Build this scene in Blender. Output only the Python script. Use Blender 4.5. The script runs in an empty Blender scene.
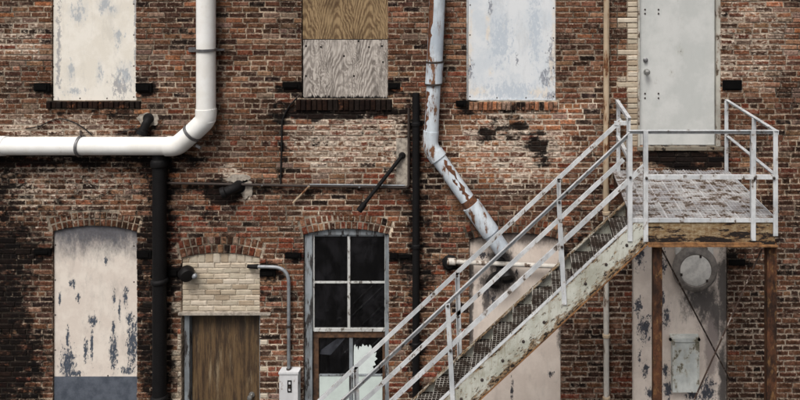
import bpy, math, random
from mathutils import Vector, Matrix, noise
random.seed(11)
R = math.radians

# ------------------------------------------------------------------ camera, sky, sun, exposure
SC = bpy.context.scene
COL = SC.collection
S = 80.0                      # photo pixels per metre on the wall plane (brick courses of 67 mm)
VX, VY = 535.0, -20.0         # where the horizon and the lens axis meet the wall, photo pixels
D = 9.0                       # camera distance from the wall
GY = 480.0                    # photo row of the ground at the wall
CX, CZ = (VX-400)/S, (GY-VY)/S

cam_d = bpy.data.cameras.new('camera'); cam = bpy.data.objects.new('camera', cam_d); COL.objects.link(cam)
cam.location = (CX, -D, CZ); cam.rotation_euler = (R(90), 0, 0)
cam_d.sensor_width = 36; cam_d.lens = 36*D*S/800
cam_d.shift_x = (400-VX)/800; cam_d.shift_y = (VY-200)/800
cam_d.clip_end = 2000
SC.camera = cam

EL, AZ = 56.0, 196.0          # soft sun, high, in front of the wall
w = bpy.data.worlds.new('World'); SC.world = w; w.use_nodes = True
wn = w.node_tree.nodes; wl = w.node_tree.links
sky = wn.new('ShaderNodeTexSky'); sky.sky_type = 'NISHITA'; sky.sun_disc = False
sky.sun_elevation = R(EL); sky.sun_rotation = R(AZ); sky.dust_density = 8.0; sky.air_density = 0.7; sky.ozone_density = 0.3
hs = wn.new('ShaderNodeHueSaturation'); hs.inputs['Saturation'].default_value = 0.45    # overcast: greyer than a clear sky
wl.new(sky.outputs[0], hs.inputs['Color']); wl.new(hs.outputs[0], wn['Background'].inputs[0]); wn['Background'].inputs[1].default_value = 0.10
sd = bpy.data.lights.new('sun', 'SUN'); sun = bpy.data.objects.new('sun', sd); COL.objects.link(sun)
sd.energy = 1.5; sd.angle = R(20); sd.color = (1.0, 0.965, 0.92)
az = R(AZ)
sdir = Vector((math.sin(az)*math.cos(R(EL)), math.cos(az)*math.cos(R(EL)), math.sin(R(EL))))
sun.rotation_euler = sdir.to_track_quat('Z', 'Y').to_euler(); sun.location = (0, -6, 14)
SC.view_settings.view_transform = 'Standard'; SC.view_settings.look = 'None'
SC.view_settings.exposure = 0.35; SC.view_settings.gamma = 1.0
SC.render.engine = 'CYCLES'

# ------------------------------------------------------------------ pixel <-> place
def P(px, py, d=0.0):
    """point that lies d metres in front of the wall on the ray through a photo pixel"""
    k = (D-d)/D
    return Vector((CX+(px-VX)/S*k, -d, CZ-(py-VY)/S*k))
def WX(px): return (px-400)/S
def WZ(py): return (GY-py)/S
def lin(c):
    return tuple(((v/255)/12.92 if v/255 <= .04045 else ((v/255+.055)/1.055)**2.4) for v in c)

# ------------------------------------------------------------------ mesh helpers
ORG = {}
def empty(name, loc, parent=None):
    o = bpy.data.objects.new(name, None); COL.objects.link(o)
    o.empty_display_size = .2
    loc = Vector(loc); o.parent = parent
    o.location = loc-(ORG[parent.as_pointer()] if parent else Vector())
    ORG[o.as_pointer()] = loc
    return o
def tag(o, label, cat=None, group=None, kind=None):
    if label: o['label'] = label
    if cat: o['category'] = cat
    if group: o['group'] = group
    if kind: o['kind'] = kind
    return o
class MB:
    def __init__(s): s.v = []; s.f = []; s.tint = None; s.stain = None
    def add(s, vs, fs):
        n = len(s.v); s.v += [Vector(v) for v in vs]; s.f += [tuple(i+n for i in f) for f in fs]; return s
    def box(s, lo, hi):
        x0,y0,z0 = lo; x1,y1,z1 = hi
        return s.add([(x0,y0,z0),(x1,y0,z0),(x1,y1,z0),(x0,y1,z0),(x0,y0,z1),(x1,y0,z1),(x1,y1,z1),(x0,y1,z1)],
            [(0,3,2,1),(4,5,6,7),(0,1,5,4),(1,2,6,5),(2,3,7,6),(3,0,4,7)])
    def prof(s, p0, p1, pts, a, b):
        """extrude the profile pts (in axes a, b) from p0 to p1"""
        p0 = Vector(p0); p1 = Vector(p1); a = Vector(a); b = Vector(b); n = len(pts)
        vs = [p0+a*u+b*v for u,v in pts]+[p1+a*u+b*v for u,v in pts]
        fs = [(i,(i+1)%n,(i+1)%n+n,i+n) for i in range(n)]+[tuple(range(n-1,-1,-1)), tuple(range(n,2*n))]
        return s.add(vs, fs)
    def bar(s, p0, p1, wd, th, a=None):
        d = (Vector(p1)-Vector(p0)).normalized()
        a = Vector(a) if a is not None else (Vector((0,0,1)) if abs(d.z) < .9 else Vector((1,0,0)))
        a = (a-d*a.dot(d)).normalized(); b = d.cross(a)
        return s.prof(p0, p1, [(-wd/2,-th/2),(wd/2,-th/2),(wd/2,th/2),(-wd/2,th/2)], a, b)
    def angle(s, p0, p1, sz, th, a, b):
        """L iron: corner on the line, legs along a and b"""
        d = (Vector(p1)-Vector(p0)).normalized()
        a = Vector(a); a = (a-d*a.dot(d)).normalized(); b = Vector(b); b = (b-d*b.dot(d)-a*b.dot(a)).normalized()
        return s.prof(p0, p1, [(0,0),(sz,0),(sz,th),(th,th),(th,sz),(0,sz)], a, b)
    def tube(s, path, r, n=20, caps=True):
        path = [Vector(p) for p in path]; m = len(path)
        rs = r if isinstance(r, (list, tuple)) else [r]*m
        t = [(path[min(i+1,m-1)]-path[max(i-1,0)]).normalized() for i in range(m)]
        ref = Vector((0,1,0)) if abs(t[0].y) < .9 else Vector((1,0,0))
        vs = []; fs = []
        for i in range(m):
            a = (ref-t[i]*ref.dot(t[i])).normalized(); ref = a; b = t[i].cross(a)
            sc = 1.0
            for k in range(n):
                q = 2*math.pi*k/n; vs.append(path[i]+(a*math.cos(q)+b*math.sin(q))*rs[i]*sc)
        for i in range(m-1):
            for k in range(n):
                k2 = (k+1)%n; fs.append((i*n+k, i*n+k2, (i+1)*n+k2, (i+1)*n+k))
        if caps: fs += [tuple(range(n-1,-1,-1)), tuple((m-1)*n+k for k in range(n))]
        return s.add(vs, fs)
    def lathe(s, c, ax, pr, n=28):
        """profile pr = [(radius, along)] turned about ax through c"""
        ax = Vector(ax).normalized(); c = Vector(c)
        a = ax.orthogonal().normalized(); b = ax.cross(a); vs = []; fs = []
        for r, h in pr:
            for k in range(n):
                q = 2*math.pi*k/n; vs.append(c+ax*h+(a*math.cos(q)+b*math.sin(q))*max(r, 1e-4))
        for i in range(len(pr)-1):
            for k in range(n):
                k2 = (k+1)%n; fs.append((i*n+k, i*n+k2, (i+1)*n+k2, (i+1)*n+k))
        fs += [tuple(range(n-1,-1,-1)), tuple((len(pr)-1)*n+k for k in range(n))]
        return s.add(vs, fs)
    def poly(s, pts, y0, y1):
        """outline pts (x, z) as a slab between y0 (front) and y1"""
        n = len(pts)
        vs = [(x,y0,z) for x,z in pts]+[(x,y1,z) for x,z in pts]
        return s.add(vs, [tuple(range(n)), tuple(range(2*n-1,n-1,-1))]+[(i,i+n,(i+1)%n+n,(i+1)%n) for i in range(n)])
    def build(s, name, m, parent=None, smooth=False, origin=None):
        lo = Vector((min(v[i] for v in s.v) for i in range(3))); hi = Vector((max(v[i] for v in s.v) for i in range(3)))
        c = (lo+hi)/2 if origin is None else Vector(origin)
        me = bpy.data.meshes.new(name); me.from_pydata([v-c for v in s.v], [], s.f); me.update()
        if s.tint:
            at = me.attributes.new('tint', 'FLOAT_COLOR', 'POINT'); at.data.foreach_set('color', [q for t in s.tint for q in (*t, 1)])
            at = me.attributes.new('stain', 'FLOAT_COLOR', 'POINT'); at.data.foreach_set('color', [q for t in s.stain for q in (*t, 1)])
        me.materials.append(m)
        o = bpy.data.objects.new(name, me); COL.objects.link(o); o.parent = parent
        o.location = c-(ORG[parent.as_pointer()] if parent else Vector()); ORG[o.as_pointer()] = c
        if smooth:
            me.polygons.foreach_set('use_smooth', [True]*len(me.polygons))
            try: me.set_sharp_from_angle(angle=R(38))
            except Exception: pass
        return o
def arc_path(pts, rad, seg=6):
    """polyline with its inner corners rounded"""
    out = [Vector(pts[0])]
    for i in range(1, len(pts)-1):
        p = Vector(pts[i]); a = (Vector(pts[i-1])-p); b = (Vector(pts[i+1])-p)
        r = min(rad, a.length*.49, b.length*.49); a.normalize(); b.normalize()
        p0 = p+a*r; p1 = p+b*r
        for k in range(seg+1):
            t = k/seg; out.append(p0*(1-t)**2+p*2*t*(1-t)+p1*t*t)
    out.append(Vector(pts[-1])); return out

# ------------------------------------------------------------------ material helpers
class NT:
    def __init__(s, name):
        s.m = bpy.data.materials.new(name); s.m.use_nodes = True; s.t = s.m.node_tree; s.n = s.t.nodes
        s.b = s.n['Principled BSDF']; s.geo = s.n.new('ShaderNodeNewGeometry'); s.pos = s.geo.outputs['Position']
    def L(s, a, b): s.t.links.new(a, b)
    def setin(s, sock, v):
        if hasattr(v, 'is_output'): s.L(v, sock)
        elif isinstance(v, (tuple, list)) and len(v) == 3 and sock.type == 'RGBA': sock.default_value = (*v, 1)
        else: sock.default_value = v
    def scale(s, sc, off=(0,0,0)):
        n = s.n.new('ShaderNodeMapping'); n.inputs['Scale'].default_value = sc; n.inputs['Location'].default_value = off
        s.L(s.pos, n.inputs[0]); return n.outputs[0]
    def noise(s, sc, detail=4, rough=.6, vec=None, dist=0.0):
        n = s.n.new('ShaderNodeTexNoise'); n.inputs['Scale'].default_value = sc; n.inputs['Detail'].default_value = detail
        n.inputs['Roughness'].default_value = rough; n.inputs['Distortion'].default_value = dist
        s.L(vec if vec is not None else s.pos, n.inputs['Vector']); return n.outputs['Fac']
    def math(s, op, a, b=0.0, c=0.0, clamp=False):
        n = s.n.new('ShaderNodeMath'); n.operation = op; n.use_clamp = clamp
        s.setin(n.inputs[0], a); s.setin(n.inputs[1], b); s.setin(n.inputs[2], c); return n.outputs[0]
    def step(s, v, lo, hi, a=0.0, b=1.0):
        n = s.n.new('ShaderNodeMapRange'); n.interpolation_type = 'SMOOTHSTEP'; s.setin(n.inputs['Value'], v)
        n.inputs['From Min'].default_value = lo; n.inputs['From Max'].default_value = hi
        n.inputs['To Min'].default_value = a; n.inputs['To Max'].default_value = b; return n.outputs[0]
    def mix(s, f, a, b, mode='MIX'):
        n = s.n.new('ShaderNodeMix'); n.data_type = 'RGBA'; n.blend_type = mode
        s.setin(n.inputs[0], f); s.setin(n.inputs[6], a); s.setin(n.inputs[7], b); return n.outputs[2]
    def sep(s):
        n = s.n.new('ShaderNodeSeparateXYZ'); s.L(s.pos, n.inputs[0]); return n.outputs
    def attr(s, name):
        n = s.n.new('ShaderNodeAttribute'); n.attribute_name = name; return n.outputs['Color']
    def blots(s, lst):
        """soft union of ellipses (x, z, rx, rz) on the wall, 1 in the middle, 0 at the rim and below outside"""
        out = None
        for x, z, rx, rz in lst:
            n = s.n.new('ShaderNodeMapping'); n.vector_type = 'POINT'
            n.inputs['Location'].default_value = (-x/rx, 0, -z/rz); n.inputs['Scale'].default_value = (1/rx, 0, 1/rz)
            s.L(s.pos, n.inputs[0])
            q = s.n.new('ShaderNodeVectorMath'); q.operation = 'LENGTH'; s.L(n.outputs[0], q.inputs[0])
            v = s.math('SUBTRACT', 1.0, q.outputs['Value'])
            out = v if out is None else s.math('MAXIMUM', out, v)
        return s.math('MAXIMUM', out, -1.0)
    def fin(s, col, rough=.8, bump=None, bs=.3, bd=.004, metal=0.0, spec=.3):
        s.b.inputs['Specular IOR Level'].default_value = spec
        s.setin(s.b.inputs['Base Color'], col); s.setin(s.b.inputs['Roughness'], rough); s.setin(s.b.inputs['Metallic'], metal)
        if bump is not None:
            n = s.n.new('ShaderNodeBump'); n.inputs['Strength'].default_value = bs; n.inputs['Distance'].default_value = bd
            s.L(bump, n.inputs['Height']); s.L(n.outputs[0], s.b.inputs['Normal'])
        return s.m
def pix_blots(lst): return [(WX(x), WZ(y), rx/S, ry/S) for x, y, rx, ry in lst]

def painted(name, paint, chips, chip_amt=.3, chip_scale=9., rust=(120,62,34), rust_amt=.3, streak=1.0, dirt=.35, rough=.55, paint2=None, blots=None):
    """weathered paint: mottled coat, chips down to `chips`, a rim of rust, dirt"""
    t = NT(name); p = lin(paint)
    n1 = t.noise(2.3, 5, .65); n2 = t.noise(14, 5, .7, vec=t.scale((1,1,.35*streak)))
    col = t.mix(t.step(n1, .40, .62), p, lin(paint2) if paint2 else tuple(v*.82 for v in p))
    col = t.mix(t.step(n2, .42, .75, 0, dirt), col, tuple(v*.45 for v in p))
    fine = t.noise(70, 3, .7)
    c1 = t.noise(chip_scale, 6, .68, vec=t.scale((1,1,.6*streak), (3.1,0,1.7)))
    if blots:
        c1 = t.math('ADD', c1, t.math('MULTIPLY', t.blots(pix_blots(blots)), .28))
    th = .5+(.5-chip_amt)*.45
    halo = t.step(c1, th-.07, th+.01, 0, rust_amt)
    col = t.mix(halo, col, lin(rust))
    chip = t.step(c1, th, th+.02)
    cc = t.mix(t.step(t.noise(31, 4), .4, .65), lin(chips), tuple(v*.5 for v in lin(chips)))
    col = t.mix(chip, col, cc)
    h = t.math('SUBTRACT', t.math('MULTIPLY', fine, .25), chip)
    return t.fin(col, t.step(fine, .3, .7, rough-.08, min(1, rough+.12)), h, .35, .002)

M = {}
def wall_mats():
    # brick: colour per brick + soot, painted pipe shade and limewash from the 'stain' attribute, broken up by noise
    t = NT('brick'); tint = t.attr('tint'); sp = t.n.new('ShaderNodeSeparateColor'); t.L(t.attr('stain'), sp.inputs[0])
    n1 = t.noise(30, 5, .75); n2 = t.noise(130, 4, .75); n3 = t.noise(9, 5, .75, vec=t.scale((1,1,1),(5,3,2)))
    col = t.mix(t.step(n1, .40, .60), tint, t.mix(1.0, tint, (.40,.38,.37), 'MULTIPLY'))
    col = t.mix(t.step(n3, .50, .66, 0, .6), col, t.mix(.55, tint, lin((160,132,116))))
    col = t.mix(t.step(n3, .34, .46, .5, 0), col, t.mix(1.0, col, (.40,.38,.38), 'MULTIPLY'))
    col = t.mix(t.step(n2, .5, .68, 0, .55), col, t.mix(1.0, col, (.30,.29,.29), 'MULTIPLY'))
    # mortar smeared over the arrises
    en = t.noise(45, 4, .75, vec=t.scale((1,1,1),(2,6,8)))
    em = t.step(t.math('ADD', sp.outputs[2], t.math('MULTIPLY', t.math('SUBTRACT', en, .5), 4.2)), .78, 1.15, 0, .75)
    col = t.mix(em, col, t.mix(n1, lin((186,170,152)), lin((112,98,86))))
    wn_ = t.noise(17, 7, .8, vec=t.scale((1,1,1.8),(1,9,4)))
    wm = t.step(t.math('ADD', t.math('ADD', sp.outputs[1], t.math('MULTIPLY', sp.outputs[2], .22)), t.math('MULTIPLY', t.math('SUBTRACT', wn_, .5), 3.8)), .52, .92, 0, .88)
    col = t.mix(wm, col, t.mix(t.step(n1, .4, .6), lin((212,200,184)), lin((158,138,122))))
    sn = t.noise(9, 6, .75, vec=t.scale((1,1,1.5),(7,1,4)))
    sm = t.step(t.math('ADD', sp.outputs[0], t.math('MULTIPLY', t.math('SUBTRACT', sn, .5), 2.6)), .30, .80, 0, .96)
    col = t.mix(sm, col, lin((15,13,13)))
    h = t.math('ADD', t.math('MULTIPLY', n1, .7), t.math('MULTIPLY', n2, .5))
    M['brick'] = t.fin(col, .95, h, .55, .006, spec=.08)
    t = NT('mortar'); tint = t.attr('tint'); sp = t.n.new('ShaderNodeSeparateColor'); t.L(t.attr('stain'), sp.inputs[0])
    n1 = t.noise(20, 5, .7); n2 = t.noise(120, 4, .7)
    col = t.mix(t.step(n1, .42, .60), tint, t.mix(1.0, tint, (.36,.34,.32), 'MULTIPLY'))
    col = t.mix(t.math('MULTIPLY', sp.outputs[1], .7, clamp=True), col, lin((212,200,182)))
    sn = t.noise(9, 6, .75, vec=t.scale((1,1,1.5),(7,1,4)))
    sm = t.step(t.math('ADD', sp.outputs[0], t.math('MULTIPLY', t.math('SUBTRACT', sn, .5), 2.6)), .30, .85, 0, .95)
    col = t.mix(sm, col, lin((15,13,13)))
    M['mortar'] = t.fin(col, .95, t.math('ADD', n1, n2), .6, .005, spec=.08)
    t = NT('cream_brick'); tint = t.attr('tint'); n1 = t.noise(14, 5, .7); n2 = t.noise(90, 4, .7)
    col = t.mix(t.step(n1, .40, .64, 0, .6), tint, t.mix(1.0, tint, (.72,.69,.66), 'MULTIPLY'))
    col = t.mix(t.step(n2, .55, .7, 0, .35), col, t.mix(1.0, tint, (.5,.48,.46), 'MULTIPLY'))
    M['cream_brick'] = t.fin(col, .92, t.math('ADD', n1, n2), .35, .003)
wall_mats()

def panel_mat(name, base, base2, patch, blots, patch_scale=11, amt=.08, top=None, stretch=.45, soft=False, dk=.5, scuffs=()):
    """sheet of old painted board: blotchy coat, peeled patches of another colour at given places, a sooty top edge"""
    t = NT(name); n1 = t.noise(3.0, 6, .7); n2 = t.noise(30, 5, .7)
    col = t.mix(t.step(n1, .40, .60), lin(base), lin(base2))
    col = t.mix(t.step(t.noise(7, 6, .75, vec=t.scale((1,1,.25))), .50, .66, 0, .30), col, tuple(v*.6 for v in lin(base)))
    b = t.math('MAXIMUM', t.blots(pix_blots(blots)), -.6)
    nz = t.noise(patch_scale*2.2, 8, .8, vec=t.scale((1,1,stretch),(2,0,5)))
    v = t.math('ADD', t.math('MULTIPLY', t.math('SUBTRACT', nz, .5), 7.0), t.math('MULTIPLY', b, 1.3))
    pm = t.step(v, .52-amt*2, (.66 if not soft else 1.25)-amt*2, 0, 1 if not soft else .75)
    ns = t.noise(6, 6, .75, vec=t.scale((1,1,stretch),(7,0,2)))
    col = t.mix(t.step(t.math('ADD', t.math('MULTIPLY', t.math('SUBTRACT', ns, .5), 3.0), b), -.05, .8, 0, .42), col, tuple(.5*q+.5*r for q, r in zip(lin(patch), lin(base))))
    for sc_c, sc_b, am in scuffs:
        sb = t.math('MAXIMUM', t.blots(pix_blots(sc_b)), -.7)
        sv = t.math('ADD', t.math('MULTIPLY', t.math('SUBTRACT', t.noise(26 if am > 4 else 8, 8, .8, vec=t.scale((1,1,.5),(1,0,9))), .5), am), sb)
        col = t.mix(t.step(sv, .25 if am > 4 else -.1, .6, 0, .88), col, lin(sc_c))
    pc = t.mix(t.step(n2, .38, .62), lin(patch), tuple(q*dk for q in lin(patch)))
    col = t.mix(pm, col, pc)
    sc = t.noise(55, 4, .8, vec=t.scale((1,1,.5),(8,0,1)))
    col = t.mix(t.step(sc, .66, .72, 0, .7), col, lin(patch))
    if top:
        z0, z1, c = top
        x, y, z = t.sep()
        f = t.math('ADD', t.step(z, WZ(z1), WZ(z0)), t.math('MULTIPLY', t.math('SUBTRACT', t.noise(7, 8, .78, vec=t.scale((1,1,.45))), .5), 1.7))
        col = t.mix(t.step(f, .02, .85, 0, .92), col, t.mix(t.step(n2, .4, .6), lin(c), tuple(1.5*q for q in lin(c))))
    return t.fin(col, .62, t.math('SUBTRACT', t.math('MULTIPLY', n2, .3), pm), .35, .002)

def plywood(name, light, dark, x0, wid, zoff, wild, char=None):
    """rotary-cut sheet: nested flames of grain in columns"""
    t = NT(name); x, y, z = t.sep()
    n = t.noise(3.2, 4, .6, vec=t.scale((1.6,1,.8),(zoff,0,zoff))); nf = t.noise(60, 4, .7, vec=t.scale((1,1,.06)))
    u = t.math('DIVIDE', t.math('SUBTRACT', x, x0), wid)
    u = t.math('ADD', u, t.math('MULTIPLY', t.math('SUBTRACT', n, .5), .9*wild))
    fr = t.math('SUBTRACT', t.math('PINGPONG', u, .5), 0.0)
    par = t.math('POWER', t.math('ABSOLUTE', t.math('SUBTRACT', fr, .02)), 1.4)
    f = t.math('ADD', t.math('MULTIPLY', par, 6.5), t.math('MULTIPLY', z, 3.6))
    f = t.math('ADD', f, t.math('MULTIPLY', n, 2.2*wild))
    s = t.math('SINE', t.math('MULTIPLY', f, 13.0))
    g = t.step(s, -.9, .9)
    g = t.math('MULTIPLY', g, t.step(t.noise(5, 4, .6, vec=t.scale((1,1,.4),(3,1,zoff))), .32, .52, .45, 1.0))
    col = t.mix(t.math('MULTIPLY', g, .8), lin(light), lin(dark))
    bl = t.noise(10, 6, .78, vec=t.scale((1,1,.7),(zoff,0,1)))
    col = t.mix(t.step(bl, .48, .64, 0, .5), col, lin(light)); col = t.mix(t.step(bl, .36, .46, .5, 0), col, tuple(v*.7 for v in lin(dark)))
    col = t.mix(t.step(nf, .45, .65, 0, .5), col, tuple(v*.6 for v in lin(dark)))
    st = t.noise(4, 5, .7, vec=t.scale((1.3,1,.35),(9,0,zoff)))
    col = t.mix(t.step(st, .5, .66, 0, .6), col, tuple(v*.55 for v in lin(dark)))
    if char:
        nz = t.noise(34, 3, .7, vec=t.scale((1,1,.05)))
        v = t.math('SUBTRACT', t.math('ADD', t.math('MULTIPLY', t.math('SUBTRACT', WZ(char), z), 11.0), t.math('MULTIPLY', nz, 1.6)), 1.0)
        col = t.mix(t.step(v, -.12, .08), col, lin((20,17,17)))
    return t.fin(col, .82, t.math('ADD', g, nf), .3, .002)

def plain(name, c, rough=.6, var=.35, sc=12, metal=0.0, bump=.2, c2=None, spec=.3):
    t = NT(name); n = t.noise(sc, 5, .7); n2 = t.noise(sc*7, 3, .7)
    col = t.mix(t.step(n, .35, .7), lin(c), lin(c2) if c2 else tuple(v*(1-var) for v in lin(c)))
    return t.fin(col, t.step(n2, .3, .7, max(.05, rough-.1), min(1, rough+.1)), n2, bump, .002, metal, spec)

M['rail'] = painted('rail_paint', (196,199,201), (92,84,77), .24, 13, rust=(148,130,114), rust_amt=.5, dirt=.6, paint2=(170,174,177))
_a = math.atan(.93); _un = (-math.sin(_a), math.cos(_a)); _XD = P(637,0,1.88).x; _e1 = _XD*_un[0]+3.885*_un[1]; _e0 = _e1-.242
t = NT('stringer_paint'); x, y, z = t.sep()
e = t.math('ADD', t.math('MULTIPLY', x, _un[0]), t.math('MULTIPLY', z, _un[1]))
al = t.math('ADD', t.math('MULTIPLY', x, math.cos(_a)), t.math('MULTIPLY', z, math.sin(_a)))
cv = t.n.new('ShaderNodeCombineXYZ'); t.L(t.math('MULTIPLY', al, 1.0), cv.inputs[0]); t.L(t.math('MULTIPLY', e, 2.4), cv.inputs[2]); t.L(t.math('MULTIPLY', y, 1.0), cv.inputs[1])
edge = t.math('ADD', t.step(e, _e0, _e0+.11, 1, 0), t.step(e, _e1-.035, _e1, 0, .75))
n1 = t.noise(2.5, 5, .7); n2 = t.noise(9, 7, .75, vec=cv.outputs[0]); n3 = t.noise(28, 6, .75, vec=cv.outputs[0]); nd = t.noise(11, 6, .75, vec=t.scale((1.4,1,.22)))
col = t.mix(t.step(n1, .4, .62), lin((184,186,177)), lin((154,155,143)))
col = t.mix(t.step(nd, .48, .66, 0, .55), col, lin((120,108,84)))
r1 = t.math('ADD', t.math('MULTIPLY', t.math('SUBTRACT', n2, .5), 4.2), t.math('MULTIPLY', edge, .75))
col = t.mix(t.step(r1, .15, .6, 0, .85), col, t.mix(t.step(n3, .42, .6), lin((126,98,62)), lin((86,60,40))))
r2 = t.math('ADD', t.math('ADD', t.math('MULTIPLY', t.math('SUBTRACT', n3, .5), 3.4), t.math('MULTIPLY', t.math('SUBTRACT', n2, .5), 3.0)), t.math('MULTIPLY', edge, .42))
bl = t.step(r2, .46, .56)
col = t.mix(bl, col, lin((30,24,21)))
M['stringer'] = t.fin(col, .62, t.math('SUBTRACT', t.math('MULTIPLY', n3, .3), bl), .35, .002)
t = NT('rusty_beam'); n2 = t.noise(7, 7, .76, vec=t.scale((.5,1,2.0))); n3 = t.noise(30, 6, .75, vec=t.scale((.6,1,1.5))); nd = t.noise(13, 6, .75, vec=t.scale((1.5,1,.3)))
col = t.mix(t.step(n3, .4, .6), lin((150,136,110)), lin((118,96,66)))
col = t.mix(t.step(nd, .46, .62, 0, .7), col, lin((104,78,52)))
x, y, z = t.sep(); zb_ = P(0,244.5,1.88).z
lowr = t.step(z, zb_, zb_+.15, 1, 0)
v = t.math('ADD', t.math('MULTIPLY', t.math('SUBTRACT', n2, .5), 4.5), t.math('MULTIPLY', lowr, .55))
col = t.mix(t.step(v, .05, .4, 0, .85), col, lin((92,66,44))); bl = t.step(v, .30, .42)
col = t.mix(bl, col, lin((28,22,19)))
M['rusty_beam'] = t.fin(col, .8, t.math('SUBTRACT', t.math('MULTIPLY', n3, .3), bl), .4, .003)
_unused = painted('threshold_paint', (120,114,102), (44,38,34), .42, 9, rust=(110,90,68), rust_amt=.6)
M['threshold'] = _unused
t = NT('rust'); n1 = t.noise(5, 7, .75, vec=t.scale((1,1,.5))); n2 = t.noise(24, 6, .75, vec=t.scale((1,1,.4)))
col = t.mix(t.step(n1, .40, .60), lin((84,55,39)), lin((42,31,26)))
col = t.mix(t.step(n2, .52, .66, 0, .6), col, lin((128,96,62))); col = t.mix(t.step(n2, .34, .45, .7, 0), col, lin((28,22,20)))
M['rust'] = t.fin(col, .9, n2, .4, .003, spec=.15)
M['rust_lip'] = plain('rust_lip', (140,102,66), .9, .6, 11, c2=(70,48,34))
t = NT('grating_steel'); n1 = t.noise(7, 6, .75); x, y, z = t.sep()
col = t.mix(t.step(n1, .42, .58), lin((172,169,162)), lin((66,56,49)))
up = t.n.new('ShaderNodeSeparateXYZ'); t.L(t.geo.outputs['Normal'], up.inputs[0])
col = t.mix(t.step(up.outputs[2], .3, .8), lin((52,44,39)), col)      # bar sides coloured dark for the shade inside the mesh
M['grating'] = t.fin(col, .75, n1, .2, .002, spec=.15)
M['deck'] = painted('deck_plate', (180,179,178), (98,84,72), .40, 9, rust=(120,100,86), rust_amt=.6, dirt=.6, paint2=(146,144,146))
M['deck_strip'] = painted('deck_strip', (196,196,198), (104,90,78), .36, 9, rust=(140,120,104), rust_amt=.5, dirt=.4)
M['rod'] = painted('rod_paint', (60,48,42), (150,140,132), .36, 14, rust=(70,46,34), rust_amt=.6)
M['bolt'] = plain('bolt_iron', (58,50,46), .7, .4, 30)
M['black'] = plain('black_iron', (17,16,17), .7, .35, 9, spec=.2)
M['black_soot'] = plain('black_block', (11,10,10), .9, .4, 15, spec=.08)
M['white_pipe'] = painted('white_pipe_paint', (230,231,229), (200,196,186), .10, 7, rust=(206,202,192), rust_amt=.5, dirt=.06, paint2=(220,219,214), rough=.5)
M['galv'] = painted('galvanised_pipe', (196,205,212), (118,84,62), .30, 8, rust=(140,128,122), rust_amt=.45, dirt=.55, paint2=(168,178,188), streak=.5)
M['galv_rust'] = plain('pipe_rust', (110,72,50), .9, .5, 22, c2=(62,42,33))
M['steel'] = plain('strap_steel', (128,128,130), .4, .4, 20, metal=.6)
M['conduit'] = plain('grey_conduit', (142,146,150), .45, .4, 10, metal=.3)
M['tan_pipe'] = painted('tan_pipe', (178,160,136), (110,72,46), .36, 12, rust=(136,100,68), rust_amt=.6, dirt=.5, streak=.4)
M['pale_pipe'] = painted('pale_pipe', (196,192,184), (104,88,76), .33, 12, rust=(140,120,104), rust_amt=.5, streak=.5)
M['switch_box'] = painted('switch_box', (206,208,210), (120,112,104), .22, 12, rust_amt=.2, dirt=.2)
M['lamp_black'] = plain('lamp_black', (20,18,18), .5, .3, 20)
M['cement'] = plain('cement_patch', (168,160,148), .95, .45, 18, c2=(112,104,96))
M['fan_rim'] = plain('fan_rim', (134,128,122), .5, .4, 14, c2=(96,91,88))
M['fan_disc'] = plain('fan_disc', (222,220,214), .6, .3, 9, c2=(186,184,180))
M['cabinet'] = painted('cabinet_paint', (208,212,208), (126,122,106), .30, 7, rust=(166,160,142), rust_amt=.5, dirt=.4, paint2=(178,184,182))
M['door_grey'] = painted('door_paint', (191,193,191), (150,148,142), .12, 5, rust=(160,160,154), rust_amt=.4, dirt=.08, paint2=(178,181,179), rough=.5)
M['door_frame'] = painted('door_frame_paint', (176,174,164), (96,84,70), .33, 12, rust_amt=.3, paint2=(150,148,140))
M['frame_wood'] = painted('weathered_frame', (138,145,150), (64,62,62), .40, 15, rust=(96,94,92), rust_amt=.5, dirt=.6, streak=.35, paint2=(108,114,118))
M['muntin'] = painted('muntin_paint', (190,192,190), (96,92,86), .33, 22, rust=(140,134,126), rust_amt=.5, dirt=.4)
M['sash_brown'] = plain('bare_sash_wood', (92,68,50), .85, .5, 16, c2=(50,38,32))
M['mint'] = plain('mint_board', (196,208,204), .55, .12, 6)
M['white_film'] = plain('flaking_white_film', (206,216,214), .7, .12, 9)
M['interior'] = plain('dark_interior', (34,32,33), .95, .3, 3)
M['brass'] = plain('knob_metal', (176,176,172), .3, .3, 30, metal=.8)
M['cable'] = plain('cable_black', (24,22,22), .7, .2, 20)
t = NT('glass')
for nn in list(t.n):
    if nn.type == 'BSDF_PRINCIPLED': t.n.remove(nn)
tr = t.n.new('ShaderNodeBsdfTransparent'); tr.inputs[0].default_value = (.55,.56,.57,1)
gl = t.n.new('ShaderNodeBsdfGlossy'); gl.inputs['Roughness'].default_value = .04
fr = t.n.new('ShaderNodeFresnel'); fr.inputs[0].default_value = 1.45
df = t.n.new('ShaderNodeBsdfDiffuse'); df.inputs[0].default_value = (.34,.33,.38,1)
du = t.n.new('ShaderNodeMixShader'); t.L(t.step(t.noise(5, 6, .75, vec=t.scale((1,1,.6))), .42, .68, .006, .032), du.inputs[0]); t.L(tr.outputs[0], du.inputs[1]); t.L(df.outputs[0], du.inputs[2])
ms = t.n.new('ShaderNodeMixShader'); t.L(fr.outputs[0], ms.inputs[0]); t.L(du.outputs[0], ms.inputs[1]); t.L(gl.outputs[0], ms.inputs[2])
t.L(ms.outputs[0], t.n['Material Output'].inputs[0]); M['glass'] = t.m
t = NT('reflection_grey')  # opaque grey for the reflection painted in the lower pane
M['reflection_grey'] = t.fin(t.mix(t.step(t.noise(9, 5, .7), .35, .7), lin((60,62,68)), lin((36,37,42))), .25)

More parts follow.
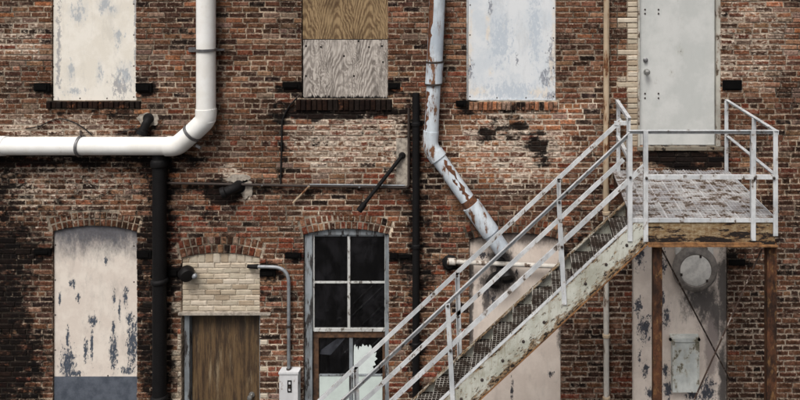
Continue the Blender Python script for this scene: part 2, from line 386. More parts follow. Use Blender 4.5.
# ------------------------------------------------------------------ stains and painted pipe shade on the wall (photo pixels)
def nz(x, y, s, o=0.0): return noise.noise(Vector((x*s+o, y*s-o, o*1.7)))
def sm(v, a, b):
    t = min(1, max(0, (v-a)/(b-a))); return t*t*(3-2*t)
def ell(x, y, e): return 1-math.hypot((x-e[0])/e[2], (y-e[1])/e[3])
def boxf(x, y, b):
    """1 well inside the box x0,y0,x1,y1, falling to 0 over a soft margin m"""
    x0, y0, x1, y1, m = b
    return sm(min(x-x0, x1-x, y-y0, y1-y), -m, m)
SOOT_E = [(483,131,14,7,1.0),(487,137,9,5,1.0),(519,127,20,6,1.0),(535,143,15,14,1.25),(512,136,8,5,.8),(541,157,10,6,.9),(500,128,10,5,.8),(548,130,8,5,.8),(478,140,7,5,.8),
          (43,88,20,9,.9),(146,88,18,9,.9),(290,86,22,9,.9),(394,86,14,9,.9),(733,86,20,9,.5),(42,252,22,12,.8),(145,256,18,14,.7),
          (172,272,18,14,.9),(268,272,22,10,.9),(293,255,16,8,.8),(398,256,24,10,.9),(736,262,22,10,.7),(283,113,10,18,.9),(281,150,5,45,.75),
          (225,190,30,14,1.1),(207,215,16,16,.6),(145,130,24,12,.8),(465,108,12,8,1.1),(300,112,30,7,.9),(345,111,70,8,1.15),
          (95,112,70,5,.6),(683,158,52,14,1.15),(452,262,10,10,.9),(452,230,16,40,.3),(340,225,50,6,.25),(505,118,40,6,.5)]
SOOT_SHADE_B = [(-400,160,14,600,20,.5),(-400,232,32,600,24,.92),(-400,330,46,600,16,.5),(-400,152,205,167,7,.85),(140,150,176,600,9,.75),(404,92,426,420,6,.55),  # band below the white pipe: soot, deepened with the pipe's painted shadow
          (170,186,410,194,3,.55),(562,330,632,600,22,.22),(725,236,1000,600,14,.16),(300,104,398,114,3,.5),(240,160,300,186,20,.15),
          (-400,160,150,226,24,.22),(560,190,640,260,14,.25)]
WASH_E = [(512,146,70,50,.70),(468,160,22,30,.5),(345,142,70,40,.62),(395,150,16,40,.8),(60,128,90,16,.58),(20,40,30,22,.55),(150,60,0.1,0.1,0),
          (60,185,80,36,.46),(745,45,50,60,.5),(130,72,30,18,.3),(225,72,26,8,.3),(95,215,40,8,.45),(230,176,16,9,.95),(245,190,8,10,1.0),
          (345,222,46,10,.35),(760,330,60,60,.12),(270,350,16,60,.25),(690,0,0.1,0.1,0)]
def stain(x, z):
    px, py = 400+x*S, GY-z*S
    wob = nz(px, py, .045, 3.3)*9; wob2 = nz(px, py, .045, 8.1)*9
    qx, qy = px+wob, py+wob2
    so = 0.06+.42*max(0, nz(px, py, .014, 5.0))+.25*max(0, nz(px, py, .05, 9.0))
    for e in SOOT_E:
        v = ell(qx, qy, e)
        if v > -.25: so = max(so, e[4]*sm(v, -.25, .55))
    for b in SOOT_SHADE_B:
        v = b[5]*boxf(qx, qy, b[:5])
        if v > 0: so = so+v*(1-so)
    wa = .06+.34*max(0, nz(px, py, .02, 1.0))
    for e in WASH_E:
        if e[4] <= 0: continue
        v = ell(qx, qy, e)
        if v > -.3: wa = max(wa, e[4]*sm(v, -.3, .5))
    return min(1.2, so), min(wa, .78), 0.0
BROWN, LIGHT, DARK, VDARK, RED, ORANGE, PINK = [lin(c) for c in
    ((122,83,63),(157,117,92),(83,59,48),(50,39,35),(134,75,56),(174,116,83),(152,126,110))]
def brick_tint(x, z):
    px, py = 400+x*S, GY-z*S
    wts = [.5,.17,.22,.025,.03,.015,.04]
    if 455 < px < 575 and 105 < py < 185: wts = [.16,.12,.03,.03,.03,.6,.03]
    elif px > 722 and py < 100: wts = [.36,.32,.1,.02,.01,.05,.14]
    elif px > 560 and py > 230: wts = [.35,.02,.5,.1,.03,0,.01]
    elif py > 195 and 240 < px < 470: wts = [.46,.14,.17,.03,.16,.02,.02]
    elif 165 < px < 262 and 205 < py < 260: wts = [.25,.05,.25,.1,.35,0,.02]
    elif px < 50 and py > 230: wts = [.4,.05,.4,.15,.02,0,0]
    elif 280 < px < 405 and 112 < py < 188: wts = [.34,.15,.15,.04,.07,.05,.2]
    elif py < 200 and px < 200: wts = [.4,.2,.2,.08,.02,.02,.08]
    wts = [q*math.exp(2.6*nz(px, py, .03, 20.0+7*i)) for i, q in enumerate(wts)]
    c = random.choices((BROWN,LIGHT,DARK,VDARK,RED,ORANGE,PINK), wts)[0]
    v = random.uniform(.78, 1.22)*.73*(1+.55*nz(px, py, .022, 12.0)+.25*nz(px, py, .07, 15.0))
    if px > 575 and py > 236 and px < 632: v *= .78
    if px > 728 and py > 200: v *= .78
    return tuple(min(.9, q*v*random.uniform(.94,1.06)) for q in c)
def mortar_tint(x, z):
    px, py = 400+x*S, GY-z*S
    v = .9+1.1*nz(px, py, .025, 2.2)+.6*nz(px, py, .12, 6.1)
    base = (158,142,124)
    if px > 765 and py < 115 and nz(px, py, .05, 4.4)+(px-775)/60 > 0: base = (40,36,34)
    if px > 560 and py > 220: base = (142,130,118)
    if 430 < px < 600 and 100 < py < 185: base = (200,186,168)
    if 240 < px < 420 and py > 200: base = (180,166,148)
    return tuple(min(.85, q*max(.16, v)) for q in lin(base))
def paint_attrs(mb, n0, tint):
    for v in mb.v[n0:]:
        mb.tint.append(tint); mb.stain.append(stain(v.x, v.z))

# ------------------------------------------------------------------ ground
g = MB(); g.add([(-400,-400,0),(400,-400,0),(400,400,0),(-400,400,0)], [(0,1,2,3)])
go = g.build('ground', plain('asphalt', (62,60,58), .95, .4, 5), origin=(0,0,0)); go['kind'] = 'structure'

# ------------------------------------------------------------------ the building
BLD = empty('brick_building', (0, .2, 0))
tag(BLD, 'old soot-stained red brick building with boarded windows and doors behind the steel staircase', 'building')

class Arch:
    """segmental brick arch over an opening x0..x1 (photo px) springing at ys with its crown at yc"""
    def __init__(s, x0, x1, ys, yc, rings, rh, step=5.6):
        s.x0, s.x1 = WX(x0), WX(x1); s.xm = (s.x0+s.x1)/2; h = (s.x1-s.x0)/2; r = WZ(yc)-WZ(ys)
        s.R = (h*h+r*r)/(2*r); s.cz = WZ(yc)-s.R; s.ha = math.asin(h/s.R); s.rings = rings; s.rh = rh/S; s.step = step/S
        s.Ro = s.R+rings*s.rh
        s.zc = WZ(yc); s.zs = WZ(ys)
    def curve(s, x): return s.cz+math.sqrt(max(0, s.R**2-(x-s.xm)**2))
    def pts(s, r, n=14): return [(s.xm+r*math.sin(-s.ha+2*s.ha*i/n), s.cz+r*math.cos(-s.ha+2*s.ha*i/n)) for i in range(n+1)]
    def span(s, z):
        """wall bricks keep out of this x range at height z"""
        if z >= s.cz+s.Ro-.01 or z < s.zs: return None
        hw = math.sqrt(s.Ro**2-(z-s.cz)**2)
        lim = (s.R+ (z-s.zs))*math.sin(s.ha)+.03
        return s.xm-min(hw, lim), s.xm+min(hw, lim)
    def build(s, parent):
        t = MB(); t.tint = []; t.stain = []
        ins = s.pts(s.R+.004); out = s.pts(s.Ro+.02); n = len(ins)
        t.add([(x,.0075,z) for x,z in ins]+[(x,.0075,z) for x,z in out]+[(x,.25,z) for x,z in ins],
              [(i,i+1,n+i+1,n+i) for i in range(n-1)]+[(i,2*n+i,2*n+i+1,i+1) for i in range(n-1)])
        for v in t.v: t.tint.append(tuple(.72*q for q in mortar_tint(v.x, v.z))); t.stain.append(stain(v.x, v.z))
        t.build('arch_mortar', M['mortar'], parent)
        for q in range(s.rings):
            r0 = s.R+q*s.rh+(.0 if q == 0 else .006); r1 = s.R+(q+1)*s.rh-.006; rm = (r0+r1)/2
            cnt = max(6, round(2*s.ha*rm/s.step)); da = 2*s.ha/cnt
            for i in range(cnt):
                a0 = -s.ha+i*da+.006/rm; a1 = -s.ha+(i+1)*da-.006/rm
                b = MB(); b.tint = []; b.stain = []; f = random.uniform(-.008, .006); e = .008
                def pt(r, a, y): return (s.xm+r*math.sin(a)+random.uniform(-.002,.002), y, s.cz+r*math.cos(a)+random.uniform(-.002,.002))
                ea = e/rm
                b.add([pt(r0,a0,.1),pt(r0,a1,.1),pt(r1,a1,.1),pt(r1,a0,.1), pt(r0,a0,f+e),pt(r0,a1,f+e),pt(r1,a1,f+e),pt(r1,a0,f+e),
                       pt(r0+e,a0+ea,f),pt(r0+e,a1-ea,f),pt(r1-e,a1-ea,f),pt(r1-e,a0+ea,f)],
                      [(0,1,5,4),(1,2,6,5),(2,3,7,6),(3,0,4,7),(4,5,9,8),(5,6,10,9),(6,7,11,10),(7,4,8,11),(8,9,10,11)])
                paint_attrs(b, 0, brick_tint(s.xm+rm*math.sin((a0+a1)/2), s.cz+rm*math.cos((a0+a1)/2)))
                b.build('brick', M['brick'], parent)

A_LL = Arch(52, 137, 232, 226, 2, 7.2)
A_D2 = Arch(181, 260, 258, 253, 2, 8.6, 6.2)
A_W5 = Arch(303, 389, 235, 229, 2, 7.6)
A_W6 = Arch(469, 561, 240, 233, 2, 7.4)
A_W7 = Arch(632, 728, 240, 233, 2, 7.4)
# openings: x0, x1, top, bottom in photo px, arch
OPEN = [(51,136,-72,101,None),(301,388,-72,99,None),(466,556,-72,101,None),(638,721,-62,147,None),
        (52,137,226,470,A_LL),(181,260,253,480,A_D2),(303,389,229,458,A_W5),(469,561,233,472,A_W6),(632,728,233,480,A_W7)]
SILLS = [(47,141,101.2,108.5),(295,393,99.2,110.5),(468,559,101.5,110.5)]
CREAM_JAMB = [(627,638,-62,147,False),(617,627,-62,147,True)]   # solid strip, then toothed strip

# mortar body of the wall: one front sheet with the openings cut out, and their reveals
XL, XR, ZB, ZT = -8.0, 8.0, 0.0, 7.6
def cuts(lo, hi, st, extra):
    v = sorted(set([round(lo+(hi-lo)*i/round((hi-lo)/st), 5) for i in range(round((hi-lo)/st)+1)]))
    v = [q for q in v if all(abs(q-e) > .012 for e in extra)]+list(extra)
    return sorted(set(v))
ex = [WX(q) for o in OPEN for q in o[:2]]; ez = [WZ(q) for o in OPEN for q in o[2:4] if WZ(q) > .02]
xs = cuts(XL, XR, .045, [round(q,5) for q in set(ex)]); zs = cuts(ZB, ZT, .045, [round(q,5) for q in set(ez)])
def in_open(x, z):
    for x0,x1,t,b,a in OPEN:
        if WX(x0) < x < WX(x1) and WZ(b) < z < WZ(t): return True
    return False
mw = MB(); mw.tint = []; mw.stain = []; idx = {}
def vid(i, j, k):
    q = (i,j,k)
    if q not in idx:
        x, z = xs[i], zs[j]
        y = (.0085+.0025*noise.noise(Vector((x*9, 2.0, z*9)))) if k == 0 else .33
        idx[q] = len(mw.v); mw.v.append(Vector((x,y,z)))
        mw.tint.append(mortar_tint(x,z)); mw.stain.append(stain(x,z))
    return idx[q]
solid = [[not in_open((xs[i]+xs[i+1])/2, (zs[j]+zs[j+1])/2) for j in range(len(zs)-1)] for i in range(len(xs)-1)]
for i in range(len(xs)-1):
    for j in range(len(zs)-1):
        if not solid[i][j]: continue
        mw.f.append((vid(i,j,0), vid(i+1,j,0), vid(i+1,j+1,0), vid(i,j+1,0)))
        for di,dj,e in ((-1,0,((0,0),(0,1))),(1,0,((1,1),(1,0))),(0,-1,((1,0),(0,0))),(0,1,((0,1),(1,1)))):
            a, b = i+di, j+dj
            if a < 0 or b < 0 or a >= len(xs)-1 or b >= len(zs)-1 or not solid[a][b]:
                (p,q),(r,s_) = e
                mw.f.append((vid(i+p,j+q,0), vid(i+r,j+s_,0), vid(i+r,j+s_,1), vid(i+p,j+q,1)))
WALL = mw.build('wall', M['mortar'], BLD, origin=(0,.2,0))

# bricks: common bond, a course of headers every seventh course
H = .0671; JT = .0095
def brick_geo(mb, x0, x1, z0, z1, tint, dj=.0032):
    f = random.gauss(0, dj); f = max(-.009, min(.005, f)); e = random.uniform(.004, .009)
    j = lambda: random.uniform(-.0022, .0022)
    n0 = len(mb.v); c = []
    for (x,z) in ((x0,z0),(x1,z0),(x1,z1),(x0,z1)): c.append((x+j(), z+j()))
    ins = [(c[0][0]+e,c[0][1]+e),(c[1][0]-e,c[1][1]+e),(c[2][0]-e,c[2][1]-e),(c[3][0]+e,c[3][1]-e)]
    ins = [(x+j(), z+j()) for x,z in ins]
    g_ = min(.016, (x1-x0)*.2, (z1-z0)*.28)
    inn = [(ins[0][0]+g_,ins[0][1]+g_),(ins[1][0]-g_,ins[1][1]+g_),(ins[2][0]-g_,ins[2][1]-g_),(ins[3][0]+g_,ins[3][1]-g_)]
    mb.add([(x,.1,z) for x,z in c]+[(x,f+e*.9,z) for x,z in c]+[(x,f+random.uniform(-.0015,.0015),z) for x,z in ins]+[(x,f+random.uniform(-.002,.001),z) for x,z in inn],
        [(0,1,5,4),(1,2,6,5),(2,3,7,6),(3,0,4,7),(4,5,9,8),(5,6,10,9),(6,7,11,10),(7,4,8,11),(8,9,13,12),(9,10,14,13),(10,11,15,14),(11,8,12,15),(12,13,14,15)])
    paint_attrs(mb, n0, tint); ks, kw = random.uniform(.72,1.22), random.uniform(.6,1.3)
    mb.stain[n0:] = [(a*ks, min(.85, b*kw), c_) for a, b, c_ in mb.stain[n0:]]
    for i in range(4, 16):
        so, wa, _ = mb.stain[n0+i]; mb.stain[n0+i] = (so, wa, 1.0 if i < 8 else (.75 if i < 12 else 0.0))
def blocked(z):
    zp = GY-z*S; out = []
    for x0,x1,t,b,a in OPEN:
        if a is None or z < a.zs:
            if WZ(b)-.02 < z < WZ(t)+(.02 if a is None else 0): out.append((WX(x0)-.004+.008, WX(x1)+.004-.008, 0))
        elif a: 
            q = a.span(z)
            if q: out.append((*q, 1))
    for x0,x1,t,b in SILLS:
        if WZ(b)-.012 < z < WZ(t)+.012: out.append((WX(x0), WX(x1), 1))
    c = round((z-.01)/H-.5)
    if -62 < zp < 147.5:
        lo = 627 if (c//3) % 2 else 617
        out.append((WX(lo), WX(638)+.01, 1))
    if 300 < zp < 480:
        lo = 171 if (c//4) % 2 or zp < 315 else 177
        out.append((WX(lo), WX(181)+.01, 1))
        hi = 268 if c % 5 in (0,) else 0
        if hi: out.append((WX(260)-.01, WX(hi), 1))
    return sorted(out)
ALLB = []; CREAMB = []
nc = int((ZT-.02)/H)
for c in range(nc):
    zc = .01+(c+.5)*H; z0 = zc-H/2+JT/2; z1 = zc+H/2-JT/2
    hd = (c-83) % 7 == 0
    bl = blocked(zc); free = []; x = XL
    for a, b, k in bl:
        if a > x: free.append((x, a))
        x = max(x, b)
    if x < XR: free.append((x, XR))
    L0 = .1025 if hd else .2065
    ph = (random.random() if hd else (.0 if c % 2 else .5)+random.uniform(-.12,.12))*L0
    for a, b in free:
        x = XL+ph-L0
        e = [a]
        while x < b:
            x += L0*random.uniform(.94, 1.06)
            if a+.05 < x < b-.05: e.append(x)
        e.append(b)
        for i in range(len(e)-1):
            g0 = JT/2 if i or a == XL else 0; g1 = JT/2 if i < len(e)-2 or b == XR else 0
            if e[i+1]-e[i]-g0-g1 < .025: continue
            wv = .004*math.sin(e[i]*1.7+c*.9)
            ALLB.append((e[i]+g0*random.uniform(.7,1.4), e[i+1]-g1*random.uniform(.7,1.4), z0+wv+random.uniform(-.002,.002), z1+wv+random.uniform(-.002,.002)))
# the bricks that show largest and whole in the photo become single parts
def hidden(px, py):
    if py > 560-.93*px+380-180 and px > 300 and py > 740-.93*px-120 and px < 640: return True
    if px > 612 and 90 < py < 252: return True
    for x0,y0,x1,y1 in ((-9,134,220,160),(190,-9,222,150),(148,150,172,400),(405,90,424,400),(420,-9,450,150),(424,140,512,255),
                        (600,-9,612,400),(640,240,670,400),(758,240,785,400),(160,178,412,192),(355,150,406,214),(270,262,300,400)):
        if x0 < px < x1 and y0 < py < y1: return True
    return False
cand = []
for i,(a,b,c_,d_) in enumerate(ALLB):
    px, py = 400+(a+b)/2*S, GY-(c_+d_)/2*S
    if 8 < px < 792 and 4 < py < 396 and not hidden(px, py): cand.append(((b-a)*(d_-c_), i))
cand.sort(reverse=True); single = set(i for _, i in cand[:300])
rest = MB(); rest.tint = []; rest.stain = []
for i,(a,b,c_,d_) in enumerate(ALLB):
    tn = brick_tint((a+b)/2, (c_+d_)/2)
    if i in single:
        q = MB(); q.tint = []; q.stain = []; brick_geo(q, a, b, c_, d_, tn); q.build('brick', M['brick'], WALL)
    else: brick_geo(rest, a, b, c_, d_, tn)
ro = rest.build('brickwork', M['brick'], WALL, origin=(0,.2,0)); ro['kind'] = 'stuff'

# ------------------------------------------------------------------ cream brick jambs and infill
def cream_tint():
    c = lin(random.choice([(184,172,154),(176,164,145),(190,180,164),(160,145,125),(180,170,152)])); v = random.uniform(.86, 1.1)
    return tuple(q*v for q in c)
def one_brick(parent, x0, x1, z0, z1, tint, y=0.0, back=.1, name='brick', dj=.003, mat=None):
    q = MB(); q.tint = []; q.stain = []
    brick_geo(q, x0, x1, z0, z1, tint, dj)
    if y or back != .1:
        for v in q.v: v.y = v.y+y if v.y < .05 else back
    return q.build(name, mat or M['brick'], parent)

# upper grey door
D1 = MB(); D1.box((WX(640.5), .075, WZ(146.2)), (WX(716), .12, WZ(-52)))
DOOR1 = D1.build('door', M['door_grey'], BLD); DOOR1['label'] = 'flat grey steel door opening onto the staircase landing'
f = MB()
f.box((WX(637.6), .015, WZ(146.5)), (WX(640), .16, WZ(-52))); f.box((WX(716.6), .015, WZ(146.5)), (WX(721.6), .16, WZ(-52)))
f.box((WX(637.6), .015, WZ(-52)+.002), (WX(721.6), .16, WZ(-57)))
f.build('frame', M['door_frame'], DOOR1)
f = MB(); f.box((WX(637), -.03, WZ(150)), (WX(723), .2, WZ(146.8))); f.build('threshold', M['threshold'], DOOR1)
f = MB(); f.lathe(P(645.5, 60, -.073), (0,-1,0), [(.03,0),(.03,.008),(.022,.012),(.022,.03),(.012,.034)]); f.build('lock', M['steel'], DOOR1, True)
f = MB(); f.lathe(P(646.5, 71.5, -.073), (0,-1,0), [(.036,0),(.036,.01),(.014,.014),(.014,.045),(.032,.055),(.037,.075),(.03,.093),(.01,.1)]); f.build('knob', M['brass'], DOOR1, True)
for bx_, by_ in ((645,9.5),(645,13.5),(658.5,9.5),(658.5,13.5),(645,93.5),(645,98),(658.5,93.5),(658.5,98)):
    f = MB(); f.lathe(P(bx_, by_, -.074), (0,-1,0), [(.011,0),(.011,.006),(.006,.01)], 10); f.build('bolt', M['bolt'], DOOR1)
for hy in (-35, 58, 128):
    f = MB(); f.tube([P(716.4, hy-4, -.062), P(716.4, hy+4, -.062)], .012, 10); f.build('hinge', M['bolt'], DOOR1, True)
zc0 = WZ(147)
for c in range(nc):
    zc = .01+(c+.5)*H; zp = GY-zc*S
    if not (-62 < zp < 147.5): continue
    tooth = not (c//3) % 2
    xa = WX(627)+JT if not tooth else WX(617)+JT
    if tooth and c % 3 != 1:
        one_brick(DOOR1, xa, WX(627)-JT/2, zc-H/2+JT/2, zc+H/2-JT/2, cream_tint() if random.random() < .75 else brick_tint(xa, zc))
        one_brick(DOOR1, WX(627)+JT/2, WX(638)-.006, zc-H/2+JT/2, zc+H/2-JT/2, cream_tint(), mat=M['cream_brick'])
    else:
        one_brick(DOOR1, xa, WX(638)-.006, zc-H/2+JT/2, zc+H/2-JT/2, cream_tint(), mat=M['cream_brick'])

# lower wooden door under its cream brick infill
t = NT('brown_door_wood'); n1 = t.noise(9, 8, .78, vec=t.scale((1.6,1,.14))); n2 = t.noise(70, 6, .75, vec=t.scale((1,1,.06))); n3 = t.noise(3, 5, .7)
x_, y_, z_ = t.sep()
col = t.mix(t.step(n1, .42, .60), lin((98,78,54)), lin((56,43,32)))
col = t.mix(t.step(n2, .45, .65, 0, .65), col, lin((40,30,24)))
col = t.mix(t.step(t.noise(9, 6, .75, vec=t.scale((1.5,1,.12),(4,0,3))), .54, .68, 0, .6), col, lin((150,134,108)))
col = t.mix(t.step(t.math('ADD', t.step(z_, WZ(372), WZ(318)), t.math('MULTIPLY', t.math('SUBTRACT', n1, .5), 2.0)), .35, 1.1, 0, .75), col, lin((44,37,30)))
M['door_wood'] = t.fin(col, .7, n2, .35, .003)
DOOR2 = MB().box((WX(188), .115, .02), (WX(257.5), .15, WZ(317))).build('door', M['door_wood'], BLD)
DOOR2['label'] = 'streaked brown wooden door under cream brick infill'
npl = 1
f = MB(); f.box((WX(182.5), .05, 0), (WX(187.4), .2, WZ(314.8))); f.box((WX(257.9), .05, 0), (WX(259.8), .2, WZ(314.8))); f.box((WX(187.4)+.002, .05, WZ(317)+.004), (WX(257.9)-.002, .2, WZ(314.8)))
f.build('frame', M['frame_wood'], DOOR2)
f = MB().box((WX(179), -.022, WZ(314.6)), (WX(271), .15, WZ(312.2))); f.build('lintel', M['cement'], DOOR2)
f = MB(); f.lathe(P(252, 394.5, -.113), (0,-1,0), [(.036,0),(.036,.01),(.014,.014),(.014,.045),(.03,.055),(.034,.07),(.028,.085),(.01,.09)]); f.build('knob', M['brass'], DOOR2, True)
for k in range(1, 5):
    pass
t = MB(); t.tint = []; t.stain = []
INF = MB(); INF.tint = []; INF.stain = []
top = [p for p in A_D2.pts(A_D2.R-.002)]
INF.poly([(WX(181)+.003, WZ(312.3)), (WX(260)-.003, WZ(312.3))]+top[::-1], .030, .2)
for v in INF.v: INF.tint.append(lin((190,180,164))); INF.stain.append((0.02, .3, 0))
INFO = INF.build('brick_infill', M['mortar'], BLD); INFO['label'] = 'cream brick infill between the arch and the brown door'
zz = WZ(312); k = 0
while zz < A_D2.zc-.02:
    last = zz+H > A_D2.zs-.01
    hh = H-JT if not last else None
    x = WX(181)+.006; n = 0
    off = 0 if k % 2 == 0 else -.1
    x += 0; pos = x+off
    while pos < WX(260)-.02:
        ln = (.2 if not last else .098)*random.uniform(.94,1.06)
        a = max(pos, WX(181)+.006); b = min(pos+ln-JT, WX(260)-.006)
        if b-a > .03:
            z1 = zz+JT/2+(H-JT) if not last else min(A_D2.curve((a+b)/2), A_D2.curve(a), A_D2.curve(b))-.008
            if z1-zz > .02: one_brick(INFO, a, b, zz+JT/2, z1, cream_tint(), y=.022, back=.12, dj=.002, mat=M['cream_brick'])
        pos += ln
    if last: break
    zz += H; k += 1
for c in range(nc):
    zc = .01+(c+.5)*H; zp = GY-zc*S
    if 300 < zp < 480:
        lo = 171 if (c//4) % 2 or zp < 315 else 177
        one_brick(DOOR2, WX(lo)+.006, WX(181)-.004, zc-H/2+JT/2, zc+H/2-JT/2, cream_tint() if random.random() < .8 else brick_tint(WX(lo), zc))
        if c % 5 == 0: one_brick(DOOR2, WX(260)+.004, WX(268)-.006, zc-H/2+JT/2, zc+H/2-JT/2, cream_tint(), mat=M['cream_brick'])
A_D2.build(DOOR2)

# ------------------------------------------------------------------ boarded windows
def sill(parent, x0, x1, y0, y1, dark, step=5.2):
    b = MB(); b.tint = []; b.stain = []
    b.box((WX(x0), .004, WZ(y1)), (WX(x1), .16, WZ(y0)+.001))
    for v in b.v: b.tint.append(lin((150,130,112))); b.stain.append((dark, .1, 0))
    b.build('sill_mortar', M['mortar'], parent)
    n = round((x1-x0)/step); wd = (x1-x0)/n
    for i in range(n):
        q = MB(); q.tint = []; q.stain = []
        a, c = WX(x0+i*wd)+.005, WX(x0+(i+1)*wd)-.005; f = -.028+random.uniform(-.008,.008); zt = WZ(y0)-random.uniform(0,.008); zb = WZ(y1)+random.uniform(0,.008)
        e = .007
        q.add([(a,.06,zb),(c,.06,zb),(c,.06,zt),(a,.06,zt),(a,f+e,zb),(c,f+e,zb),(c,f+e,zt),(a,f+e,zt),(a+e,f,zb+e),(c-e,f,zb+e),(c-e,f,zt-e),(a+e,f,zt-e)],
            [(0,1,5,4),(1,2,6,5),(2,3,7,6),(3,0,4,7),(4,5,9,8),(5,6,10,9),(6,7,11,10),(7,4,8,11),(8,9,10,11)])
        tn = random.choice((BROWN,ORANGE,LIGHT,PINK)); st = dark*random.choice((1,1,1,.92,.85,1.1) if dark > .6 else (1,1.6,.5,.2,1.9,.3))
        for v in q.v: q.tint.append(tn); q.stain.append((st, .25 if dark < .6 else 0, 0))
        q.build('brick', M['brick'], parent)
def window_part(label, px):
    o = empty('boarded_window', (WX(px), .06, 3), BLD); o['label'] = label; return o

W1 = window_part('tall cream painted board with blue-grey flaking above the white drainpipe', 93)
M['w1'] = panel_mat('cream_board', (224,220,211), (214,209,198), (160,168,176), [(76,12,12,16),(103,5,9,16),(117,36,7,14),(70,72,6,18),(98,74,5,14),(124,76,12,18),(72,92,14,6),(110,10,8,8)], 9, .02, stretch=.5, dk=.85, soft=True, scuffs=[((150,150,152),[(120,86,12,16),(57,50,3,60),(134,30,2,70)],6.5)])
MB().box((WX(51)+.01, .03, WZ(101)+.004), (WX(136)-.006, .07, WZ(-70))).build('board', M['w1'], W1)
sill(W1, 47, 141, 101.2, 108.5, 1.0)
W2 = window_part('window closed by brown plywood above weathered grey plywood with charred lower edge', 345)
M['ply1'] = plywood('brown_plywood', (148,126,94), (80,58,38), WX(304.5), .40, 1.0, .42)
M['ply2'] = plywood('grey_plywood', (182,175,167), (104,96,90), WX(310), .40, 4.3, .85, char=95.5)
o = MB().box((WX(302), .03, WZ(39.2)), (WX(387.4), .05, WZ(-70))).build('plywood_sheet', M['ply1'], W2); o['label'] = 'brown plywood sheet with flame grain'
o = MB().box((WX(302.6), .024, WZ(98.7)), (WX(387.4), .044, WZ(40))).build('plywood_sheet', M['ply2'], W2); o['label'] = 'grey weathered plywood sheet with charred bottom edge'
MB().box((WX(301)+.004, .055, WZ(99)+.004), (WX(388)-.004, .12, WZ(-70))).build('frame', M['black_soot'], W2)
for nx, ny in ((306,46),(321,47),(358.5,41),(369,47),(382,46),(306,76),(354,76),(383,62),(344,56)):
    MB().lathe(P(nx, ny, -.0235), (0,-1,0), [(.012,0),(.012,.003),(.006,.005)], 8).build('nail', M['black_soot'], W2)
sill(W2, 296, 392, 99.4, 110.5, 1.15)
W3 = window_part('window closed by a pale blue-white metal sheet above flaking limewash', 511)
M['w3'] = panel_mat('pale_sheet', (208,212,215), (194,201,207), (216,208,196), [(468,50,6,70),(555,40,6,60),(551,70,5,30),(488,20,5,9),(490,72,4,6),(478,92,14,8),(540,93,18,8),(488,35,3,14)], 9, .0, stretch=.5, dk=.9, soft=True, scuffs=[((120,124,134),[(552,60,6,26),(470,70,4,14),(546,80,8,12),(517,61,2.5,7),(490,8,3,8),(550,96,10,5)],6.5),((176,186,196),[(510,92,40,12),(500,40,14,30),(535,30,8,40)],6.5)])
MB().box((WX(468), .035, WZ(100)), (WX(555.4), .06, WZ(-70))).build('board', M['w3'], W3)
f = MB(); f.box((WX(466)+.004, .02, WZ(101)+.004), (WX(467.6), .1, WZ(-70))); f.box((WX(555.7), .02, WZ(101)+.004), (WX(556.4)-.001, .1, WZ(-70))); f.box((WX(467.6)+.002, .02, WZ(101)+.004), (WX(555.7)-.002, .1, WZ(100.1)))
f.build('frame', M['rail'], W3)
sill(W3, 469, 558, 101.8, 110.3, .45, 4.6)

def nails(parent, pts, y):
    for nx_, ny_ in pts: MB().lathe(P(nx_, ny_, -y), (0,-1,0), [(.0095,-.002),(.0095,.002),(.004,.004)], 8).build('nail', M['bolt'], parent)
nails(W1, [(53.5,6),(53.5,36),(53.5,67),(53.6,97),(133.8,4),(133.8,35),(133.8,66),(133.8,97),(80,98.4),(107,98.4)], .03)
nails(W3, [(470.2,5),(470,35),(470.2,66),(470,96.5),(553.6,8),(553.4,38),(553.6,68),(553.4,96.5),(497,97.8),(526,97.8)], .035)
def arched_board(A, parent, mat, zb, y0, y1, inset=.006, zcut=None, name='board'):
    pts = [(x, z-.004) for x, z in A.pts(A.R)]
    pts[0] = (A.x0+inset, pts[0][1]); pts[-1] = (A.x1-inset, pts[-1][1])
    return MB().poly([(A.x0+inset, zb), (A.x1-inset, zb)]+pts[::-1], y0, y1).build(name, mat, parent)
W4 = window_part('arched opening closed by a cream board with sooty top and dark blue lower band', 95)
M['w4'] = panel_mat('sooty_cream_board', (214,206,196), (204,194,184), (78,86,98), [(66,365,9,22),(112,352,5,24),(131,345,7,30),(71,284,4,6),(76,299,3,6),(91,322,6,7),(124,298,3,12),(128,320,5,8),(112,300,2,10),(84,352,3,14),(66,340,2,14),(112,330,2.5,10),(126,372,8,5),(72,375,10,4),(58,300,2,8),(104,262,2,5),(90,345,2,20),(118,312,1.5,14)], 14, .06, top=(222,276,(58,60,68)), stretch=.5, dk=.6)
arched_board(A_LL, W4, M['w4'], WZ(378), .035, .06)
M['w4b'] = plain('blue_grey_band', (86,92,102), .7, .4, 9, c2=(62,68,78))
MB().box((A_LL.x0+.008, .028, WZ(468)), (A_LL.x1-.008, .06, WZ(378.4))).build('lower_board', M['w4b'], W4)
nails(W4, [(55.5,245),(55.3,280),(55.4,315),(55.4,350),(134,246),(134,282),(134,316),(134,350),(80,375.6),(108,375.6)], .035)
A_LL.build(W4)
W6 = window_part('arched opening closed by a pinkish cream board behind the stair rails', 515)
M['w6'] = panel_mat('pinkish_board', (208,197,187), (198,186,176), (70,68,72), [(483,256,8,6),(500,262,14,10),(486,292,4,12),(517,274,3,4),(529,276,2,4),(493,300,3,8),(525,330,3,6),(512,392,2,14),(551,375,4,4)], 14, .03, top=(232,256,(48,41,39)), stretch=.5, dk=.6, scuffs=[((46,42,42),[(500,258,18,14),(492,285,16,12),(508,280,12,10),(486,300,5,18),(471,300,3,60),(560,300,3,60)],3.5)])
arched_board(A_W6, W6, M['w6'], WZ(470), .035, .06)
A_W6.build(W6)
W7 = window_part('tall pinkish board with dark peeled patches carrying a round fan under the landing', 680)
